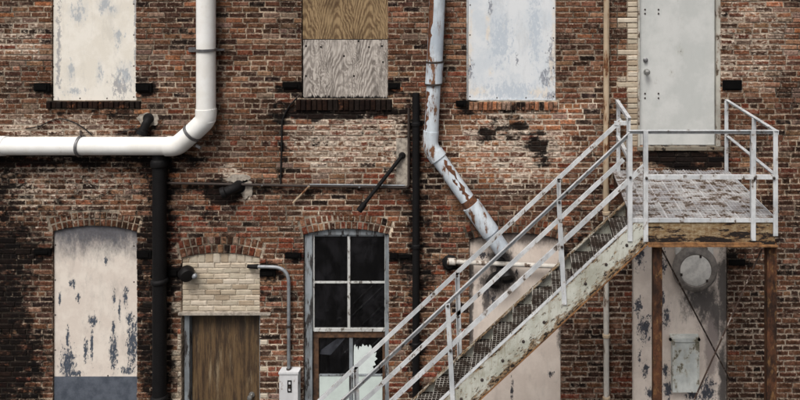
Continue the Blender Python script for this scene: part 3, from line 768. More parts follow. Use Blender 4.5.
M['w7'] = panel_mat('peeling_pink_board', (214,203,193), (200,188,178), (74,76,84), [(645,330,8,18),(639,308,5,10),(667,318,6,14),(641,255,6,18),(662,300,4,18),(646,372,4,10),(652,395,7,8),(666,372,5,8),(668,392,6,14),(708,395,12,16),(692,397,10,8),(640,360,2,8),(664,268,4,16)], 12, .03, top=None, stretch=.6, dk=.6, scuffs=[((40,39,42),[(725,300,8,70),(724,380,6,60),(702,302,24,26),(700,243,36,10),(716,318,9,36)],2.6),((140,130,126),[(712,352,8,36)],3)])
arched_board(A_W7, W7, M['w7'], .01, .05, .08)
A_W7.build(W7)

# ------------------------------------------------------------------ glazed sash window
W5 = empty('window', (WX(346), .1, 2), BLD); W5['label'] = 'arched sash window with dark panes and flaking white muntins'
zb5 = WZ(455)
f = MB()
ap = [(x, z-.004) for x, z in A_W5.pts(A_W5.R)]; ap[0] = (A_W5.x0+.006, ap[0][1]); ap[-1] = (A_W5.x1-.006, ap[-1][1])
inner = [(WX(310.5), WZ(236.5)), (WX(384.5), WZ(236.5))]
f.poly([(A_W5.x0+.006, WZ(236.2)), (A_W5.x1-.006, WZ(236.2))]+ap[::-1], .05, .12)
o = f.build('head_board', M['frame_wood'], W5)
for a, b in ((303.6,311),(384.3,388.4)):
    MB().box((WX(a), .045, zb5), (WX(b), .14, WZ(236.4))).build('frame', M['frame_wood'], W5)
# upper sash
for a, b, c, d_ in ((311.3,312.6,236.5,334),(383.4,384.1,236.5,334),(346,348.6,238.4,331),):
    MB().box((WX(a), .072, WZ(d_)), (WX(b), .1, WZ(c))).build('muntin', M['muntin'], W5)
MB().box((WX(312.7), .074, WZ(238.4)), (WX(383.3), .1, WZ(236.6))).build('sash_rail', M['frame_wood'], W5)
MB().box((WX(312.7), .062, WZ(334)), (WX(383.3), .1, WZ(331))).build('sash_rail', M['muntin'], W5)
for a, b in ((312.7,345.9),(348.7,383.3)):
    MB().box((WX(a), .073, WZ(285.8)), (WX(b), .1, WZ(284))).build('muntin', M['muntin'], W5)
    for c, d_ in ((238.5,283.9),(285.9,330.9)):
        MB().box((WX(a)+.002, .086, WZ(d_)+.002), (WX(b)-.002, .09, WZ(c)-.002)).build('pane', M['glass'], W5)
# lower sash, bare brown wood
MB().box((WX(311.3), .085, WZ(341)), (WX(384.1), .13, WZ(334.3))).build('sash_rail', M['sash_brown'], W5)
for a, b in ((311.3,316.5),(381,384.1)):
    MB().box((WX(a), .088, zb5), (WX(b), .13, WZ(341.2))).build('sash_stile', M['sash_brown'], W5)
MB().box((WX(347.4), .092, zb5), (WX(350.8), .125, WZ(341.2))).build('muntin', M['frame_wood'], W5)
for a, b in ((316.8,347.2),(351,380.8)):
    MB().box((WX(a), .094, WZ(380.2)), (WX(b), .122, WZ(378.8))).build('muntin', M['frame_wood'], W5)
    o = MB().box((WX(a)+.002, .1, zb5), (WX(b)-.002, .115, WZ(380.3))).build('pane', M['mint'], W5); o['label'] = 'pane painted pale mint'
    MB().box((WX(a)+.002, .112, WZ(378.7)), (WX(b)-.002, .116, WZ(341.3))).build('pane', M['glass'], W5)
MB().poly([(WX(317.2), WZ(358.5)),(WX(328),WZ(359.5)),(WX(333),WZ(354)),(WX(343),WZ(342.4)),(WX(336),WZ(342)),(WX(326),WZ(349)),(WX(319),WZ(354))][::1], .108, .1105).build('painted_reflection', M['reflection_grey'], W5)  # lighter patch standing in for a reflection in the pane
rag = [(351.6,378.5),(351.6,356),(351.9,350.2),(353.2,348.4),(353.9,351.8),(355.2,350.2),(356,354.6),(357.4,350.4),(359.4,351.2),(360.6,348.2),(362.6,350.4),(364.8,349.2),
       (366.2,351.8),(367.6,348.9),(369.6,350.6),(369.9,354.9),(371.6,353.4),(372.2,357.8),(374.6,356.6),(373.4,361.4),(375.6,363.2),(372.4,366),(374,369.6),(370.6,370.8),(372.4,374.2),(370.2,375.4),(371.6,378.5)]
MB().poly([(WX(a), WZ(b)) for a, b in rag][::-1], .1065, .108).build('flaking_film', M['white_film'], W5)
A_W5.build(W5)
rm = MB(); x0, x1, z0, z1 = WX(303)-.6, WX(389)+.6, .3, 3.4
rm.add([(x0,.34,z0),(x1,.34,z0),(x1,3,z0),(x0,3,z0),(x0,.34,z1),(x1,.34,z1),(x1,3,z1),(x0,3,z1)], [(0,1,2,3),(4,7,6,5),(1,5,6,2),(2,6,7,3),(3,7,4,0)])
o = rm.build('room', M['interior'], W5); o['label'] = 'dark empty room behind the glass'
MB().box((WX(300), -.05, zb5-.06), (WX(392), .3, zb5-.002)).build('sill', M['cement'], W5)

# black iron shutter blocks let into the wall
for a, b, c, d_ in ((35,50.5,83,91),(136.5,152.5,83,91.5),(283,300.5,82,88.5),(388.3,400,83,89),(722.5,741.5,80,90),(35,51.5,249,254.5),(137.5,152,250.5,258),
                    (168,180.5,268,276),(260.3,276,269.5,276),(285.5,301,252.5,258),(390,398,253.5,259),(399,411.5,254.5,258.5),(728.5,745,259.5,265),(456,466,100.5,106)):
    q = MB(); q.box((WX(a), -.022, WZ(d_)), (WX(b), .08, WZ(c))); q.box((WX(a)+.02, -.034, WZ(d_)+.02), (WX(b)-.03, -.0225, WZ(c)-.02))
    q.build('shutter_block', M['black_soot'], BLD)
# cement patches around pipe stubs
def blob(px, py, rx, ry, seed, y=-.012):
    random.seed(seed); pts = []
    for i in range(26):
        a = 2*math.pi*i/26; r = 1+.28*nz(math.cos(a)*2, math.sin(a)*2, 1.0, seed)+random.uniform(-.1,.1)
        pts.append((WX(px+rx*r*math.cos(a)), WZ(py-ry*r*math.sin(a))))
    return MB().poly(pts, y, .05).build('cement_patch', M['cement'], BLD)
blob(149, 119.5, 11, 6.5, 3); blob(239, 178.5, 11, 4.5, 5); blob(246, 189, 7, 9, 8)
MB().box((WX(396.5), -.01, WZ(187)), (WX(408), .05, WZ(138))).build('cement_patch', M['cement'], BLD)
random.seed(77)

# ------------------------------------------------------------------ white drainpipe
dW = .16; rW = 9.0/S
WP = empty('drainpipe', P(90, 146, dW)); tag(WP, 'thick white painted drainpipe running along the wall and turning upward', 'pipe')
MB().tube([P(-260,146,dW), P(6,146,dW)], rW*1.06, 28).build('pipe_section', M['white_pipe'], WP, True)
MB().tube([P(4,146,dW), P(170,146,dW)], rW*.985, 28).build('pipe_section', M['white_pipe'], WP, True)
MB().tube(arc_path([P(167,146.2,dW), P(177,146.2,dW), P(193,132.5,dW)], .1), rW*1.07, 28).build('elbow', M['white_pipe'], WP, True)
MB().tube([P(181.5,142.6,dW), P(199,127,dW)], rW*1.0, 28).build('pipe_section', M['white_pipe'], WP, True)
MB().tube(arc_path([P(194,131.5,dW), P(206,120,dW), P(206,109,dW)], .11), rW*1.07, 28).build('elbow', M['white_pipe'], WP, True)
MB().tube([P(206,122,dW), P(206,-140,dW)], rW*.985, 28).build('pipe_section', M['white_pipe'], WP, True)
for p0, p1 in ((P(79.8,146,dW),P(82.2,146,dW)),(P(191.2,133.9,dW),P(193.2,132.1,dW)),(P(206,51,dW),P(206,48.6,dW))):
    MB().tube([p0, p1], rW*1.13, 28).build('clamp', M['steel'], WP, True)
MB().box(P(188.5,52,.05), P(197.6,47,-.02)).build('bracket', M['steel'], WP)
MB().bar(P(214,50,.1), P(224,49.5,.02), .022, .022).build('bracket', M['steel'], WP)
MB().bar(P(81,136.5,dW+.02), P(80.6,131.5,.0), .03, .02).build('bracket', M['bolt'], WP)
for px, py in ((184.8,131.5),(198.3,146.5)):
    MB().bar(P(px-2.2,py-1.2,dW), P(px+2.2,py+1.2,dW), .028, .03).build('clamp_bolt', M['steel'], WP)

# ------------------------------------------------------------------ galvanised downpipe
dG = .13; rG = 7.9/S
GP = empty('downpipe', P(438, 60, dG)); tag(GP, 'rust-streaked galvanised downpipe that bends diagonally toward the stairs', 'pipe')
MB().tube([P(440.5,-130,dG), P(437.2,0,dG), P(434.8,62,dG)], rG*.98, 24).build('pipe_section', M['galv'], GP, True)
MB().tube([P(435,61,dG), P(433.6,84,dG)], rG*1.06, 24).build('collar', M['galv'], GP, True)
MB().tube([P(433.6,83,dG), P(431.4,134,dG)], rG*.88, 24).build('pipe_section', M['galv'], GP, True)
MB().tube(arc_path([P(431.2,131,dG), P(429.8,146,dG), P(437.5,157,dG)], .09), rG*.97, 24).build('elbow', M['galv'], GP, True)
MB().tube([P(434.2,152.3,dG), P(438.6,158.6,dG)], rG*1.08, 24).build('collar', M['galv'], GP, True)
MB().tube([P(436,154.6,dG), P(474,209,dG)], rG*.92, 24).build('pipe_section', M['galv'], GP, True)
MB().tube([P(467,199,dG), P(471.5,205.5,dG)], rG*.96, 24).build('rust_band', M['galv_rust'], GP, True)
MB().tube([P(471,204.8,dG), P(491,233,dG)], rG*1.14, 24).build('sleeve', M['galv'], GP, True)
MB().tube([P(489,230,dG), P(503,251,dG)], rG*1.0, 24).build('outlet', M['galv'], GP, True)
def strip_on(c0, c1, r, a0, a1, name):
    q = MB(); c0 = Vector(c0); c1 = Vector(c1); d = (c1-c0).normalized(); sx = Vector((-1,0,0)); sx = (sx-d*sx.dot(d)).normalized(); fy = Vector((0,-1,0))
    n = 14; vs = []
    for i in range(n+1):
        u = i/n; c = c0.lerp(c1, u); b0 = R(a0)+random.uniform(-.22,.22); b1 = R(a1)+random.uniform(-.3,.3)
        if i in (0, n): b1 = b0+.1
        for k in range(5):
            b = b0+(b1-b0)*k/4; rr = r*1.012 if 0 < k < 4 else r*.99; vs.append(c+(sx*math.cos(b)+fy*math.sin(b))*rr)
    q.add(vs, [(i*5+k, i*5+k+1, i*5+k+6, i*5+k+5) for i in range(n) for k in range(4)])
    return q.build(name, M['galv_rust'], GP, True)
strip_on(P(437.9,-28,dG), P(434.9,60,dG), rG*.98, 28, 66, 'rust_streak')
strip_on(P(433.3,88,dG), P(431.6,131,dG), rG*.88, 18, 58, 'rust_streak')
strip_on(P(435.4,66,dG), P(434,82,dG), rG*1.06, 30, 44, 'rust_streak')
strip_on(P(441,161,dG), P(466,197,dG), rG*.92, 118, 138, 'rust_streak')
strip_on(P(452,178,dG), P(470,203,dG), rG*.92, 95, 112, 'rust_streak')
for py in (61.8, 84):
    MB().tube([P(434.9-(py-61)*.06,py-.9,dG), P(434.9-(py-61)*.06,py+.9,dG)], rG*1.1, 24).build('seam', M['bolt'], GP, True)
MB().bar(P(445,-10,.0), P(438,-10,dG), .03, .01).build('bracket', M['bolt'], GP)

# ------------------------------------------------------------------ black drainpipe
dB = .11; rB = 6.4/S
BP = empty('drainpipe', P(159.5, 300, dB)); tag(BP, 'thick black iron drainpipe running down below the white pipe', 'pipe')
MB().tube([P(159.5,150,dB), P(159.5,480,dB)], rB, 24).build('pipe_section', M['black'], BP, True)
for y0, y1 in ((159,167),(278.5,283.5),(395,401)):
    MB().lathe(P(159.5,y1,dB), (0,0,1), [(rB*1.0,0),(rB*1.22,.012),(rB*1.26,.03),(rB*1.26,(y1-y0)/S-.03),(rB*1.18,(y1-y0)/S-.01),(rB*1.0,(y1-y0)/S)]).build('collar', M['black'], BP, True)
for py in (182, 276, 374):
    MB().box(P(150,py+2,.05), P(169,py-2,-.01)).build('bracket', M['black_soot'], BP)

# thin black downpipe beside the sash window
TP = empty('downpipe', P(416, 300, .07)); tag(TP, 'slim black downpipe between the sash window and the stairs', 'pipe')
MB().tube([P(416,93,.07), P(416,480,.07)], 3.6/S, 16).build('pipe_section', M['black'], TP, True)
for py in (124, 246, 344):
    MB().lathe(P(416,py+2,.07), (0,0,1), [(.045,0),(.056,.008),(.056,.04),(.045,.05)], 16).build('collar', M['black'], TP, True)
    MB().box(P(409,py+1.6,.03), P(423,py-1.6,-.01)).build('bracket', M['black_soot'], TP)
# conduit: along the wall then up
HC = empty('conduit', P(290, 186, .04)); tag(HC, 'long thin dark conduit running level across the wall then turning up', 'conduit')
MB().tube(arc_path([P(166,183,.04), P(290,185.5,.04), P(408.7,187.5,.04), P(408.7,108,.04)], .05), .016, 10).build('tube', M['bolt'], HC, True)
MB().tube([P(310,184.4,.05), P(405,185.4,.05)], .009, 8).build('wire', M['conduit'], HC, True)
for px, py in ((263,184.6),(309,185.6),(360,186.5)):
    MB().box(P(px-1.6,py+1.5,.062), P(px+1.6,py-1.5,-.01)).build('clip', M['conduit'], HC)
o = MB().tube([P(309.5,186,.055), P(293,203,.05)], .012, 8).build('rod', M['tan_pipe'], None, True)
tag(o, 'short pale rod slanting down from the thin dark conduit', 'rod')
BR = empty('strut', P(380, 183, .1)); tag(BR, 'black iron strut slanting up the wall above the sash window', 'strut')
MB().tube([P(361,208,.2), P(402,156,.04)], .024, 12).build('rod', M['black'], BR, True)
MB().lathe(P(402.5,155.2,-.01), (0,-1,0), [(.045,0),(.045,.02),(.03,.06)], 14).build('wall_plate', M['black'], BR, True)
MB().tube([P(359,211,.205), P(364.5,203.5,.185)], .038, 12).build('end_cap', M['black'], BR, True)

# tan vertical pipe right of the middle
TN = empty('standpipe', P(606, 200, .06)); tag(TN, 'narrow tan vertical pipe running down the wall behind the stairs', 'pipe')
MB().tube([P(606.8,-130,.06), P(606,215,.06)], 3.0/S, 14).build('pipe_section', M['tan_pipe'], TN, True)
MB().tube([P(606,214.8,.06), P(606.6,480,.06)], 2.8/S, 14).build('pipe_section', M['pale_pipe'], TN, True)
for py in (213, 335.5, 398):
    MB().lathe(P(606.4,py+2,.06), (0,0,1), [(.036,0),(.05,.01),(.05,.04),(.036,.05)], 14).build('coupling', M['tan_pipe'], TN, True)
    MB().box(P(603,py+1,.02), P(610,py-1,-.01)).build('bracket', M['bolt'], TN)

# level white pipe behind the stairs
LP = empty('service_pipe', P(500, 263, .09)); tag(LP, 'short white pipe running level out of a black hole behind the stair rails', 'pipe')
MB().tube([P(453,261.6,.09), P(562,266.5,.09)], 2.3/S, 14).build('pipe_section', M['pale_pipe'], LP, True)
MB().tube([P(447.5,261.4,.09), P(456,261.8,.09)], 3.4/S, 14).build('end_cap', M['pale_pipe'], LP, True)
MB().lathe(P(450,262,-.01), (0,-1,0), [(.1,0),(.1,.01),(.06,.03),(.05,.09)], 18).build('wall_flange', M['black'], LP, True)
MB().bar(P(560,266.5,.09), P(560,266.5,-.02), .03, .03).build('bracket', M['bolt'], LP)

# twin black lamp heads on the board behind the rails
TL = empty('floodlight', P(495, 275, .1)); tag(TL, 'pair of round black floodlights on the pinkish board behind the stair rails', 'lamp')
MB().lathe(P(500,262,-.034), (0,-1,0), [(.07,0),(.07,.03),(.05,.045)], 16).build('base', M['lamp_black'], TL, True)
for px, py, dx in ((494.5,281,-.22),(507,276,.16)):
    ax = Vector((dx,-.75,-.62))
    c = P(px, py, .12)
    MB().lathe(c-ax.normalized()*.06, ax, [(.03,-.05),(.05,-.03),(.085,.02),(.1,.08),(.1,.11),(.085,.112),(.06,.09)], 22).build('lamp_head', M['lamp_black'], TL, True)
    MB().bar(P(500,263,.02), c-ax.normalized()*.09, .035, .03).build('arm', M['lamp_black'], TL)

# dark globe lamp on the cream infill
WL = empty('wall_lamp', P(188, 273, .1)); tag(WL, 'dark round wall lamp on the cream brick infill', 'lamp')
MB().lathe(P(183,273,-.02), (0,-1,0), [(.06,0),(.06,.03),(.04,.05)], 18).build('base', M['lamp_black'], WL, True)
ax = Vector((.5,-.8,-.2)); MB().lathe(P(186.5,272.8,.06), ax, [(.02,-.08),(.07,-.06),(.09,-.01),(.09,.04),(.075,.085),(.05,.09)], 22).build('shade', M['lamp_black'], WL, True)
MB().lathe(P(195,275.8,.1), Vector((.2,-1,-.2)), [(.012,-.03),(.03,-.01),(.032,.02),(.02,.035),(.008,.04)], 14).build('bulb', M['conduit'], WL, True)

# black pipe stubs in cement
for nm, pts, r, lab in (('pipe_stub', (P(150,118,-.02),P(147.5,121,.08),P(141,135,.12)), .05, 'black bent pipe stub above the white drainpipe, set in a cement patch'),
                        ('pipe_stub', (P(240,186,-.02),P(236,187.5,.1),P(221,194,.16)), .06, 'black bent pipe stub under the thin dark conduit, beside pale cement')):
    e = empty(nm, pts[1]); tag(e, lab, 'pipe stub')
    MB().tube(arc_path(list(pts), .08), r, 18).build('elbow', M['black'], e, True)
    dv = (pts[2]-pts[1]).normalized()
    MB().lathe(pts[2]-dv*.06, dv, [(r*1.0,0),(r*1.25,.01),(r*1.25,.055),(r*.85,.06),(r*.8,.02)], 18).build('rim', M['black'], e, True)
    MB().lathe(Vector((pts[0].x,-.011,pts[0].z)), (0,-1,0), [(r*1.35,0),(r*1.35,.012),(r,.02)], 18).build('wall_flange', M['black'], e, True)

# cables
o = MB().tube(arc_path([P(26,129,.012),P(40,126.5,.014),P(52,120,.014),P(62,118.2,.014),P(74,122,.014),P(84,128,.014),P(92,135,.014)], .1), .007, 6).build('cable', M['cable'], None, True)
tag(o, 'thin black cable looping over the white drainpipe below the cream board', 'cable')
o = MB().tube(arc_path([P(297,98,.03),P(289,106,.014),P(282,119,.014),P(281.4,150,.014),P(280.6,184,.014)], .1), .010, 6).build('cable', M['cable'], None, True)
tag(o, 'thin black cable hanging down from the corner of the charred sill', 'cable')
o = MB().tube(arc_path([P(140,128,.05),P(128,130.5,.014),P(116,135,.014)], .1), .006, 6).build('cable', M['cable'], None, True)
tag(o, 'short thin cable running from the black pipe stub over the white drainpipe', 'cable')

# switch box with its conduit
SB = empty('switch_box', P(288.5, 386, .06)); tag(SB, 'pale grey electrical switch box between brown door and sash window', 'electrical box')
q = MB(); lo = P(279.2, 401, .11); hi = P(297.8, 372.8, .11); q.box((lo.x, -.11, lo.z-.05), (hi.x, .005, hi.z)); q.build('case', M['switch_box'], SB)
q = MB(); lo = P(278.6, 374.2, .116); hi = P(298.4, 372.2, .116); q.box((lo.x, -.122, lo.z), (hi.x, .005, hi.z)); q.build('lid', M['switch_box'], SB)
q = MB(); lo = P(287.4, 392.5, .115); hi = P(291.6, 380.5, .115); q.box((lo.x, -.116, lo.z), (hi.x, -.1105, hi.z)); o = q.build('switch_plate', M['lamp_black'], SB)
for py in (383.2, 389.8):
    a = P(288.5, py+1.2, .118); b = P(290.6, py-1.2, .118); MB().box((a.x,-.1185,a.z),(b.x,-.1163,b.z)).build('switch_mark', M['switch_box'], SB)
a = P(288.8, 387.2, .12); MB().box((a.x,-.135,a.z-.01),(a.x+.02,-.1163,a.z+.012)).build('switch_lever', M['bolt'], SB)
EC = empty('conduit', P(288.5, 330, .05)); tag(EC, 'bright grey conduit bending from the cream infill down into the switch box', 'conduit')
MB().tube(arc_path([P(256,266.6,.05), P(288.8,267.2,.05), P(288.8,373,.05)], .22, 10), .021, 14).build('tube', M['conduit'], EC, True)
MB().tube([P(247.5,266.2,.05), P(258,266.7,.05)], [.022,.032], 12).build('fitting', M['black'], EC, True)
MB().bar(P(250,266.4,.05), P(250,266.4,-.03), .03, .04).build('fitting', M['black'], EC)
for py in (326, 369):
    MB().tube([P(288.8,py-1,.05), P(288.8,py+1,.05)], .03, 12).build('coupling', M['bolt'], EC, True)
    MB().box(P(285.5,py+1,.03), P(292,py-1,-.01)).build('strap', M['bolt'], EC)

# round extractor fan and cabinet on the tall board
FN = empty('extractor_fan', P(696, 271, 0)); tag(FN, 'round grey extractor fan hood on the board under the landing', 'fan')
c = Vector((P(696,271,.12).x, -.0, P(696,271,.12).z)); c.y = .045
MB().lathe(c, (0,-1,0), [(.2,0),(.2,.06),(.272,.075),(.285,.1),(.275,.125),(.235,.15),(.205,.158),(.195,.15)], 40).build('rim', M['fan_rim'], FN, True)
MB().lathe(c, (0,-1,0), [(.19,.1),(.192,.15),(.18,.158),(.09,.166),(.02,.168)], 40).build('cover', M['fan_disc'], FN, True)
for a in (72, 195, 318):
    a = R(a); p = c+Vector((math.cos(a)*.185, -.157, math.sin(a)*.185)); MB().box(p-Vector((.012,.012,.016)), p+Vector((.012,.006,.016))).build('clip', M['bolt'], FN)
for sx in (-1, 1):
    p = c+Vector((sx*.2, -.04, .22)); MB().box(p-Vector((.035,.045,.05)), p+Vector((.035,.03,.05))).build('mounting_lug', M['fan_disc'], FN)
CB = empty('metal_cabinet', P(686, 366, 0)); tag(CB, 'shallow blotchy grey metal cabinet below the round fan', 'cabinet')
a = P(672.6,392.5,.06); b = P(699.4,342.5,.06); MB().box((a.x,-.06,a.z),(b.x,.05,b.z)).build('door', M['cabinet'], CB)
a = P(671.4,342.0,.07); b = P(700,338.5,.07); MB().box((a.x,-.075,a.z),(b.x,.05,b.z)).build('top_rail', M['cabinet'], CB)
for px in (670.2, 698.8):
    MB().lathe(P(px,339,.06), (0,-1,0), [(.018,0),(.018,.02),(.01,.026)], 10).build('bolt', M['black_soot'], CB)

# ------------------------------------------------------------------ steel staircase with landing
dN, dF = 1.88, 1.20; yN, yF = -dN, -dF
def NX(px): return P(px, 0, dN).x
def NZ(py): return P(0, py, dN).z
ST = empty('steel_staircase', (0.7, -1.55, 0)); tag(ST, 'weathered white steel staircase with mesh treads rising to a railed landing', 'staircase')
XD, ZD = NX(637), 3.885                 # head of the stair, landing level
SL = .93; RUN, RISE = .2043, .19
ang = math.atan(SL); ux = Vector((math.cos(ang), 0, math.sin(ang))); un = Vector((-math.sin(ang), 0, math.cos(ang)))
def ztop(x): return ZD+SL*(x-XD)
xb = XD-ZD/SL+.12                       # foot
DEP = .242                              # channel depth
for y, s in ((yN, 1), (yF, -1)):
    p0 = Vector((xb-.1, y, ztop(xb-.1))); p1 = Vector((XD+.07, y, ztop(XD+.07)))
    # vertical web with plumb-cut head, flanges turned inwards
    th = .012; vd = DEP/math.cos(ang)
    web = [(xb-.1+.0, max(.0, ztop(xb-.1)-vd)), (XD+.12, ztop(XD+.12)-vd), (XD+.12, ZD-.02), (XD-.02, ztop(XD-.02)), (xb-.1, ztop(xb-.1))]
    web[0] = (xb-.1+.0, .0); web.insert(1, (xb-.1+ (vd-ztop(xb-.1))/SL, .0)); web[4] = (XD, ZD-.02)
    web = [(xb-.1, .0), ((vd-(ZD-SL*XD))/SL, .0), (XD+.11, ztop(XD+.11)-vd), (XD+.11, ZD-.03), (XD-.03, ztop(XD-.03)), (xb-.1, ztop(xb-.1))]
    q = MB(); q.poly(web, y-th/2, y+th/2); o = q.build('stringer', M['stringer'], ST)
    if s < 0: o['label'] = 'far stringer beside the wall'
    else: o['label'] = 'near stringer with flaking paint and black rust spots'
    q = MB(); q.prof(Vector((xb-.1, y+s*.035, ztop(xb-.1)+.004)), Vector((XD-.03, y+s*.035, ztop(XD-.03)+.004)), [(-.043,-.004),(.02,-.004),(.02,.006),(-.043,.006)], (0,1,0), un)
    q.build('top_flange', M['rail'] if s > 0 else M['stringer'], o)
    xs0 = (vd-(ZD-SL*XD))/SL
    q = MB(); q.prof(Vector((xs0+.02, y+s*.035, .02)), Vector((XD+.11, y+s*.035, ztop(XD+.11)-vd-.002)), [(-.045,-.013),(.04,-.013),(.04,0),(-.045,0)], (0,1,0), un)
    q.build('bottom_flange', M['rust_lip'], o)
    n = int((XD-xb)/RUN)
    if s > 0:
        for i in range(1, n):
            xx = XD-RUN*(i-.5); MB().lathe((xx, y-.006, ztop(xx)-.16), (0,-1,0), [(.016,0),(.016,.006),(.008,.011)], 8).build('bolt', M['bolt'], o)
# mesh treads
def tread_mesh():
    q = MB(); wd = dN-dF-.03; L = RUN+.03; th = .006
    nx = 6; ny = 16
    for i in range(nx+1): q.box((-L/2+L*i/nx-th/2, -wd/2, -.02), (-L/2+L*i/nx+th/2, wd/2, 0))
    for j in range(ny+1): q.box((-L/2, -wd/2+wd*j/ny-th/2, -.016), (L/2, -wd/2+wd*j/ny+th/2, .002))
    q.box((-L/2-.004, -wd/2, -.04), (-L/2+.003, wd/2, .003)); q.box((L/2-.003, -wd/2, -.04), (L/2+.004, wd/2, .003))
    return q
n = int(ZD/RISE); proto = None
for i in range(1, n+1):
    c = Vector((XD-RUN*(i-.5), (yN+yF)/2, ZD-RISE*i))
    if proto is None:
        q = tread_mesh()
        for v in q.v: v += c
        proto = q.build('tread', M['grating'], ST, origin=c)
    else:
        o = proto.copy(); COL.objects.link(o); o.location = c-ORG[ST.as_pointer()]
    for y in (yN+.02, yF-.02):
        pass
# hand rails and posts of the flight
sz = .040; th = .006
RT, RM = .935, .485
def flight_rails(y, out, xe, name):
    x0 = xb+.25
    for h, nm in ((RT, 'handrail'), (RM, 'mid_rail')):
        x1 = xe if nm == 'handrail' else xe+.02
        if nm == 'mid_rail' and out < 0: x1 = NX(645)
        p0 = Vector((x0, y, ztop(x0)+h)); p1 = Vector((x1, y, ztop(x1)+h))
        if nm == 'handrail' and out < 0:
            p0.y += .03; p1.y += .03; MB().angle(p0, p1, sz, th, -un, (0,-1,0)).build(nm, M['rail'], ST)
        else: MB().angle(p0, p1, sz, th, -un, (0,1,0)).build(nm, M['rail'], ST)
flight_rails(yN-.012, -1, NX(629.5), 'near'); flight_rails(yF+.012, 1, NX(629), 'far')
def post(p0, p1, a=(1,0,0), b=(0,1,0), size=.046):
    o = MB().angle(p0, p1, size, .008, a, b).build('post', M['rail'], ST); return o
LEAN = .055
def flight_post(x, y, lean=LEAN, drop=.15, b=(0,1,0)):
    zt = ztop(x)+RT-.004
    o = post((x+lean, y, ztop(x+lean)-drop), (x, y, zt), (1,0,0), b)
    for h in (RT-.03, RM-.02):
        MB().lathe((x+.025+lean*(1-h/RT), y-.008 if b[1] > 0 else y-.06, ztop(x)+h+.012), (0,-1,0), [(.014,0),(.014,.008),(.007,.014)], 8).build('bolt', M['bolt'], o)
for x in (NX(445.5), NX(556.5), NX(445.5)-1.1, NX(445.5)-2.15):
    flight_post(x, yN-.022)
    flight_post(x+.02, yF+.02, .03, .12, (0,-1,0))
# landing
DX0, DX1 = NX(632), NX(775.5); yB = -.03
ZR = 4.765; ZM = 4.325
nP = 8
for i in range(nP):
    a = DX0+(DX1-DX0)*i/nP; b = DX0+(DX1-DX0)*(i+1)/nP
    q = MB(); y = yN+.02
    while y < yB-.01:
        q.box((a+.003, y-.005, ZD-.016), (b-.003, y+.005, ZD-.0005)); y += .034
    for k in range(6):
        xk = a+.006+(b-a-.012)*k/5; q.box((xk-.004, yN+.005, ZD-.022), (xk+.004, yB, ZD))
    q.build('deck_grating', M['deck'], ST)
for i in range(1, nP):
    a = DX0+(DX1-DX0)*i/nP; MB().box((a-.004, yN+.006, ZD+.0005), (a+.004, yB-.002, ZD+.007)).build('deck_strip', M['deck_strip'], ST)
for j in range(1, 13):
    y = yN+(yB-yN)*j/13
    MB().box((DX0+.002, y-.004, ZD+.0008), (DX1-.002, y+.004, ZD+.004)).build('deck_strip', M['deck_strip'], ST)
MB().box((DX0, yN-.012, ZD-.028), (DX1+.01, yN+.0035, ZD+.010)).build('deck_edge', M['rail'], ST)
MB().box((DX1+.0005, yN+.004, ZD-.028), (DX1+.0095, yB, ZD+.010)).build('deck_edge', M['rail'], ST)
# front channel
q = MB(); x0, x1 = NX(648), NX(775); z1, z0 = ZD-.03, NZ(244.5)
q.box((x0, yN+.002, z0), (x1, yN+.014, z1)); o = q.build('front_beam', M['rusty_beam'], ST); o['label'] = 'rust-eaten front channel of the landing'
MB().box((x0, yN-.035, z0-.014), (x1+.02, yN+.06, z0-.001)).build('beam_flange', M['rust_lip'], o)
MB().box((x0-.008, yN-.02, z0), (NX(761), yN+.001, z0+.022)).build('beam_lip', M['rust_lip'], o)
for x in (DX0+.02, DX1-.06):
    MB().box((x, yN+.03, ZD-.2), (x+.012, yB, ZD-.021)).build('side_beam', M['rust'], ST)
for y in (-.3, -.75, -1.2):
    MB().box((DX0+.035, y, ZD-.12), (DX1-.062, y+.01, ZD-.021)).build('joist', M['rust'], ST)
# columns
for px, wpx in ((657, 9), (770.5, 9.5)):
    x = P(px, 300, 1.80).x; hw = wpx/2/S*.8
    q = MB(); q.prof(Vector((x, -1.80, .012)), Vector((x, -1.80, ZD-.245)), [(-hw,-hw),(hw,-hw),(hw,hw),(-hw,hw)], (1,0,0), (0,1,0)); o = q.build('column', M['rust'], ST)
    MB().box((x-.12, -1.92, 0), (x+.12, -1.68, .0115)).build('base_plate', M['rust'], o)
MB().box((NX(752), yN+.016, z0+.002), (NX(774), yN+.12, z1)).build('corner_bracket', M['rust'], ST)
MB().box((NX(636), yN-.008, NZ(246)), (NX(646), yN+.001, NZ(225))).build('head_plate', M['stringer'], ST)
# bracing rods
for p0, p1 in ((P(662,250,1.74),P(729.6,379,-.03)),(P(762,249,1.77),P(662.5,470,1.77))):
    o = MB().tube([p0, p1], .009, 8).build('brace_rod', M['rod'], ST, True)
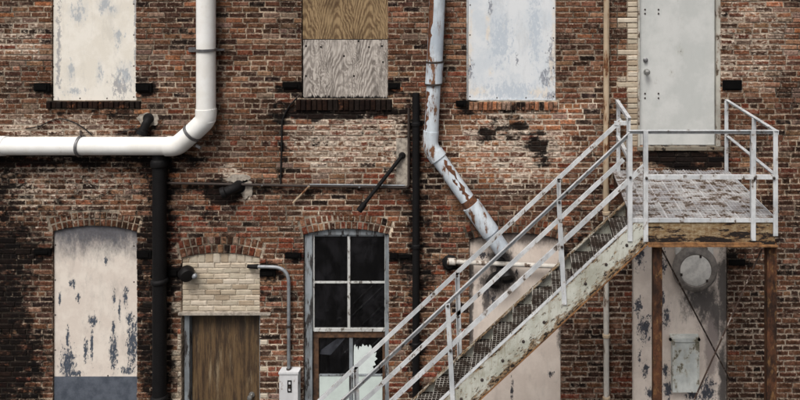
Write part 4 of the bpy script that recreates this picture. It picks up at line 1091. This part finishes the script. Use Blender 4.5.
# landing posts and rails
def lpost(x, y, zb, zt, a, b): 
    return post((x, y, zb), (x, y, zt), a, b)
lpost(NX(627.5), yN-.022, NZ(240.5), ZR-.03, (1,0,0), (0,1,0))
lpost(NX(643.2), yN-.022, NZ(241), ZR-.006, (1,0,0), (0,1,0))
lpost(NX(750.5), yN-.022, NZ(240), ZR-.006, (1,0,0), (0,1,0))
lpost(DX1+.018, yN-.02, ZD-.16, ZR-.006, (-1,0,0), (0,1,0))
lpost(DX1+.012, -1.22, ZD-.02, ZR-.006, (-1,0,0), (0,1,0))
lpost(DX1+.012, -.10, ZD-.02, ZR-.006, (-1,0,0), (0,1,0))
lpost(DX0+.03, yF+.0, ZD-.3, ZR-.006, (1,0,0), (0,-1,0))
lpost(DX0+.05, -.10, ZD-.02, ZR-.006, (1,0,0), (0,1,0))
def lrail(nm, p0, p1, a, b): return MB().angle(p0, p1, sz, th, a, b).build(nm, M['rail'], ST)
lrail('handrail', (NX(628.5), yN+.02, ZR), (DX1+.03, yN+.02, ZR), (0,0,-1), (0,-1,0))
lrail('mid_rail', (NX(644), yN-.025, ZM), (DX1+.02, yN-.025, ZM), (0,0,-1), (0,1,0))
lrail('handrail', (DX1+.022, yN-.03, ZR+.001), (DX1+.022, -.04, ZR+.001), (0,0,-1), (-1,0,0))
lrail('mid_rail', (DX1+.020, yN-.02, ZM+.002), (DX1+.020, -.06, ZM+.002), (0,0,-1), (-1,0,0))
lrail('handrail', (DX0+.04, yF-.03, ZR), (DX0+.04, -.04, ZR), (0,0,-1), (1,0,0))
lrail('handrail', (NX(622), yF+.004, ZR-.05), (DX0+.06, yF+.004, ZR-.05), (0,0,-1), (0,1,0))
lrail('mid_rail', (DX0+.045, yF-.02, ZM), (DX0+.045, -.06, ZM), (0,0,-1), (1,0,0))
for px, z in ((646,ZM-.025),(754,ZM-.025),(773,ZM-.025),(630,ZM-.02)):
    MB().lathe((NX(px), yN-.031, z), (0,-1,0), [(.014,0),(.014,.008),(.007,.014)], 8).build('bolt', M['bolt'], ST)
# roof slab and side returns of the building so that it closes
MB().box((XL, .02, ZT), (XR, 6, ZT+.12)).build('roof', M['cement'], BLD)
for x in (XL-.05, XR): MB().box((x, .02, 0), (x+.05, 6, ZT-.004)).build('side_wall', M['cement'], BLD)
